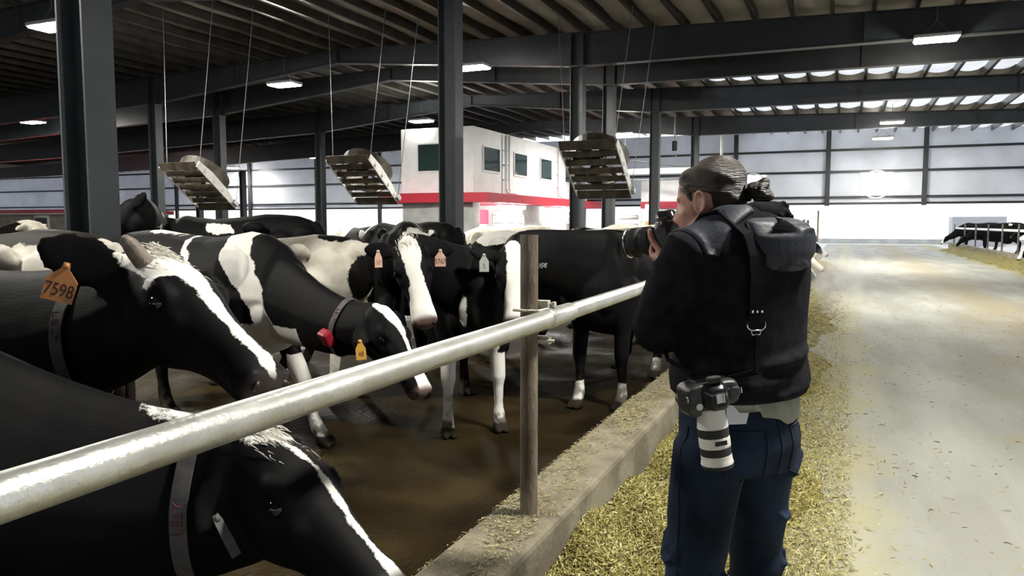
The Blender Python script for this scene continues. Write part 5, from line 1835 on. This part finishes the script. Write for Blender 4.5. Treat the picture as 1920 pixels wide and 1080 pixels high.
# ---- cameras
def camera(root, c, dl, du, body_w, body_h, body_d, hand_grip=True, vertical=0.0):
    """camera body in its own frame: dl = lens direction, du = camera up"""
    dl = unit(dl); du = unit(A_(du) - dl * (A_(du) @ dl)); dr = np.cross(dl, du)
    R = np.stack([dr, dl, du], 1)
    cb_ = MB()
    cb_.loft([(c + du * u_ + dl * o_, dr * body_w / 2 * k1, dl * body_d / 2 * k2, .45) for u_, o_, k1, k2 in
              ((-body_h / 2 - vertical, 0, .93, .9), (-body_h / 2 - vertical + .008, 0, 1, 1), (-body_h * .1, 0, 1, 1), (body_h * .28, 0, .99, .98), (body_h * .42, .0, .93, .9), (body_h * .5, 0, .86, .8))], 28)
    cb_.loft([(c + dr * .054 * s_ + dl * .022 + du * u_, dr * .022, dl * .030, .8) for s_ in (1,) for u_ in (-body_h / 2 - vertical + .006, -.02, .02, .034)], 16)    # grip
    o = organic('camera_body', cb_, M['cam'], .0045, 2, root)
    pm = MB().loft([(c + du * (body_h * .40) + dl * .0, dr * .042, dl * .036, .6), (c + du * (body_h * .62) + dl * .004, dr * .034, dl * .034, .6), (c + du * (body_h * .78) + dl * .008, dr * .024, dl * .028, .6), (c + du * (body_h * .82) + dl * .008, dr * .018, dl * .022, .6)], 20)
    organic('viewfinder_hump', pm, M['cam_gloss'], .004, 1, root)
    MB().box(c - dl * (body_d / 2 + .006) + du * body_h * .52, (.034, .018, .024), R).build('eyepiece', M['rubber'], root, bevel=.004)
    MB().box(c - dl * (body_d / 2 + .001) - du * .008, (.076, .006, .052), R).build('rear_screen', M['cam_gloss'], root, bevel=.002)
    MB().lathe(c + dr * -.050 + du * body_h * .48, du, [(0, .016), (.010, .016), (.012, .013)], 18).build('mode_dial', M['cam'], root)
    MB().lathe(c + dr * .048 + dl * .022 + du * (body_h * .40), du, [(0, .010), (.012, .009)], 14).build('shutter_button', M['chrome'], root)
    for s_ in (-1, 1):
        MB().tube([c + dr * s_ * body_w * .5 + du * (body_h * .36 + z_) + dl * y_ for y_, z_ in ((-.006, 0), (-.006, .01), (.006, .01), (.006, 0))], .002, 6).build('strap_lug', M['chrome'], root, smooth=True)
    return dr, dl, du, R


c1 = thing('camera', PR, 'black camera with black zoom lens held to the photographer\'s eye', 'camera', group=None)
CC1 = LH(.230, -.035, 1.458)
dr, dl, du, R = camera(c1, CC1, HDH + LFH * .02 - A_([0, 0, .15]), (0, 0, 1), .148, .105, .060, vertical=.045)
lz = CC1 + dl * .028
LS = .74
MB().lathe(lz, dl, [(a * LS, b_) for a, b_ in [(0, .034), (.012, .036), (.02, .040), (.045, .041), (.046, .043), (.085, .0435), (.086, .0415), (.098, .0415), (.10, .045), (.14, .0455), (.142, .043), (.155, .044), (.17, .046), (.171, .040), (.165, .038), (.15, .036)]], 40).build('lens_barrel', M['cam'], c1, smooth=False)
for d0, d1, r_ in ((.048 * LS, .083 * LS, .0448), (.104 * LS, .136 * LS, .0467)):
    m_ = MB()
    m_.lathe(lz, dl, [(d0, r_ - .002), (d0 + .001, r_), (d1 - .001, r_), (d1, r_ - .002)], 40)
    for j in range(40):
        a = 2 * math.pi * j / 40
        m_.box(lz + dl * (d0 + d1) / 2 + (dr * math.cos(a) + du * math.sin(a)) * r_, (.0022, d1 - d0 - .004, .0022), R)
    m_.build('zoom_ring', M['rubber'], c1)
MB().lathe(lz, dl, [(.149 * LS, .0362), (.152 * LS, .02), (.1525 * LS, .001)], 32).build('front_glass', M['cam_gloss'], c1, smooth=True)
MB().lathe(lz, dl, [(.1575 * LS, .0462), (.160 * LS, .0466), (.162 * LS, .0462)], 40).build('lens_trim', M['chrome'], c1, smooth=True)

c2 = thing('camera', PR, 'second camera hanging lens down at the photographer\'s hip, with white telephoto lens', 'camera')
upc = unit(BK * .93 + LF * .36)            # camera top faces the viewer
dr, dl, du, R = camera(c2, CB, A_([0, 0, -1.]) + BK * .05 + sx_ * .12, upc, .150, .085, .072)
fr = CB + du * .052
MB().box(CB + du * .0425 - dr * .050 - dl * .004, (.034, .017, .008), R).build('top_display', M['lcd'], c2)
sh = MB().box(CB + du * .070 + dl * .004, (.022, .022, .003), R)
sh.box(CB + du * .073 + dl * .004 + dr * .0095, (.003, .022, .004), R).box(CB + du * .073 + dl * .004 - dr * .0095, (.003, .022, .004), R)
sh.build('hot_shoe', M['alu'], c2)
lz = CB + dl * .040
T8 = .86
prof = [(0, .035, 'lens_white'), (.012, .038, 'lens_white'), (.030, .040, 'lens_white')]
segs = [('white_barrel', [(0, .033), (.004, .036), (.030, .0375), (.048, .0395), (.060, .0405), (.0605, .039)], 'lens_white'),
        ('zoom_ring', [(.060, .039), (.061, .0405), (.088, .0405), (.089, .039)], 'rubber'),
        ('white_barrel', [(.089, .039), (.090, .0405), (.096, .0412), (.118, .0412), (.122, .0405), (.123, .039)], 'lens_white'),
        ('focus_ring', [(.123, .039), (.124, .0405), (.146, .0405), (.147, .039)], 'rubber'),
        ('white_barrel', [(.147, .039), (.148, .0408), (.160, .041), (.170, .0425), (.176, .0425), (.177, .040)], 'lens_white'),
        ('lens_rim', [(.177, .0405), (.178, .0418), (.184, .0418), (.188, .040), (.186, .036)], 'rubber')]
for nm, pf, mm in segs:
    MB().lathe(lz, dl, [(a * T8, b_) for a, b_ in pf], 40).build(nm, M[mm], c2, smooth=False)
MB().lathe(lz, dl, [(.183 * T8, .036), (.186 * T8, .02), (.187 * T8, .001)], 30).build('front_glass', M['cam_gloss'], c2, smooth=True)
for d_, r_ in ((.058 * T8, .0412), (.172 * T8, .0431)):
    MB().lathe(lz, dl, [(d_, r_ - .001), (d_ + .001, r_), (d_ + .0025, r_), (d_ + .0035, r_ - .001)], 40).build('ring_line', M['alu'], c2, smooth=True)
MB().box(lz + dl * .103 * T8 + du * .0412, (.030, .010, .0016), R).build('distance_window', M['cam_gloss'], c2, bevel=.0006)
MB().box(lz + dl * .103 * T8 + du * .0412, (.033, .012, .0012), R).build('window_frame', M['cam'], c2)

# card in the back pocket
pc = on_surf(jbvh, L(-.12, .125, .985), unit(BK * .92 + LF * .4), .014)
pn_ = unit(BK * .92 + LF * .4 + A_([0, 0, .15]))
px_ = unit(np.cross(A_([0, 0, 1.]), pn_))
pu_ = np.cross(pn_, px_)
out = [(-.030, -.035), (.026, -.035), (.038, .005), (.034, .018), (.018, .030), (-.030, .034)]
v = [pc + px_ * x + pu_ * y + pn_ * e for e in (0, .003) for x, y in out]
k_ = len(out)
pcard = MB().add(v, [tuple(range(k_))[::-1], tuple(range(k_, 2 * k_))] + [(i, (i + 1) % k_, k_ + (i + 1) % k_, k_ + i) for i in range(k_)]).build('folded_card', M['paper'])
pcard.location = PR
tag(pcard, 'white folded card sticking out of the back pocket beside the white lens', 'card')

# ---- breath mist in front of the feeding cows
def mist(name, loc, dim, dens, label):
    m = bpy.data.materials.new(name)
    m.use_nodes = True
    nt = m.node_tree
    nt.nodes.remove(nt.nodes['Principled BSDF'])
    v_ = nt.nodes.new('ShaderNodeVolumePrincipled')
    v_.inputs['Color'].default_value = (.95, .96, 1, 1)
    tc = nt.nodes.new('ShaderNodeTexCoord')
    ln_ = nt.nodes.new('ShaderNodeVectorMath'); ln_.operation = 'LENGTH'
    nt.links.new(tc.outputs['Object'], ln_.inputs[0])
    r = nt.nodes.new('ShaderNodeMapRange')
    nt.links.new(ln_.outputs['Value'], r.inputs[0])
    r.inputs[1].default_value = 1.0; r.inputs[2].default_value = .1; r.inputs[3].default_value = 0; r.inputs[4].default_value = 1
    n_ = nt.nodes.new('ShaderNodeTexNoise'); n_.inputs['Scale'].default_value = 2.2; n_.inputs['Detail'].default_value = 4
    nt.links.new(tc.outputs['Object'], n_.inputs['Vector'])
    r2 = nt.nodes.new('ShaderNodeMapRange')
    nt.links.new(n_.outputs['Fac'], r2.inputs[0])
    r2.inputs[1].default_value = .38; r2.inputs[2].default_value = .7; r2.inputs[3].default_value = 0; r2.inputs[4].default_value = dens
    mu = nt.nodes.new('ShaderNodeMath'); mu.operation = 'MULTIPLY'
    nt.links.new(r.outputs[0], mu.inputs[0]); nt.links.new(r2.outputs[0], mu.inputs[1])
    nt.links.new(mu.outputs[0], v_.inputs['Density'])
    nt.links.new(v_.outputs[0], nt.nodes['Material Output'].inputs['Volume'])
    o = MB().ell((0, 0, 0), (1, 1, 1), 24, 14).build(name, m)
    o.location = loc
    o.scale = dim
    return tag(o, label, 'mist', kind='stuff')


mist('breath_mist', (-.15, 14.2, .55), (.55, 1.8, .65), 1.6, 'white breath mist in front of the cows feeding beyond the photographer')
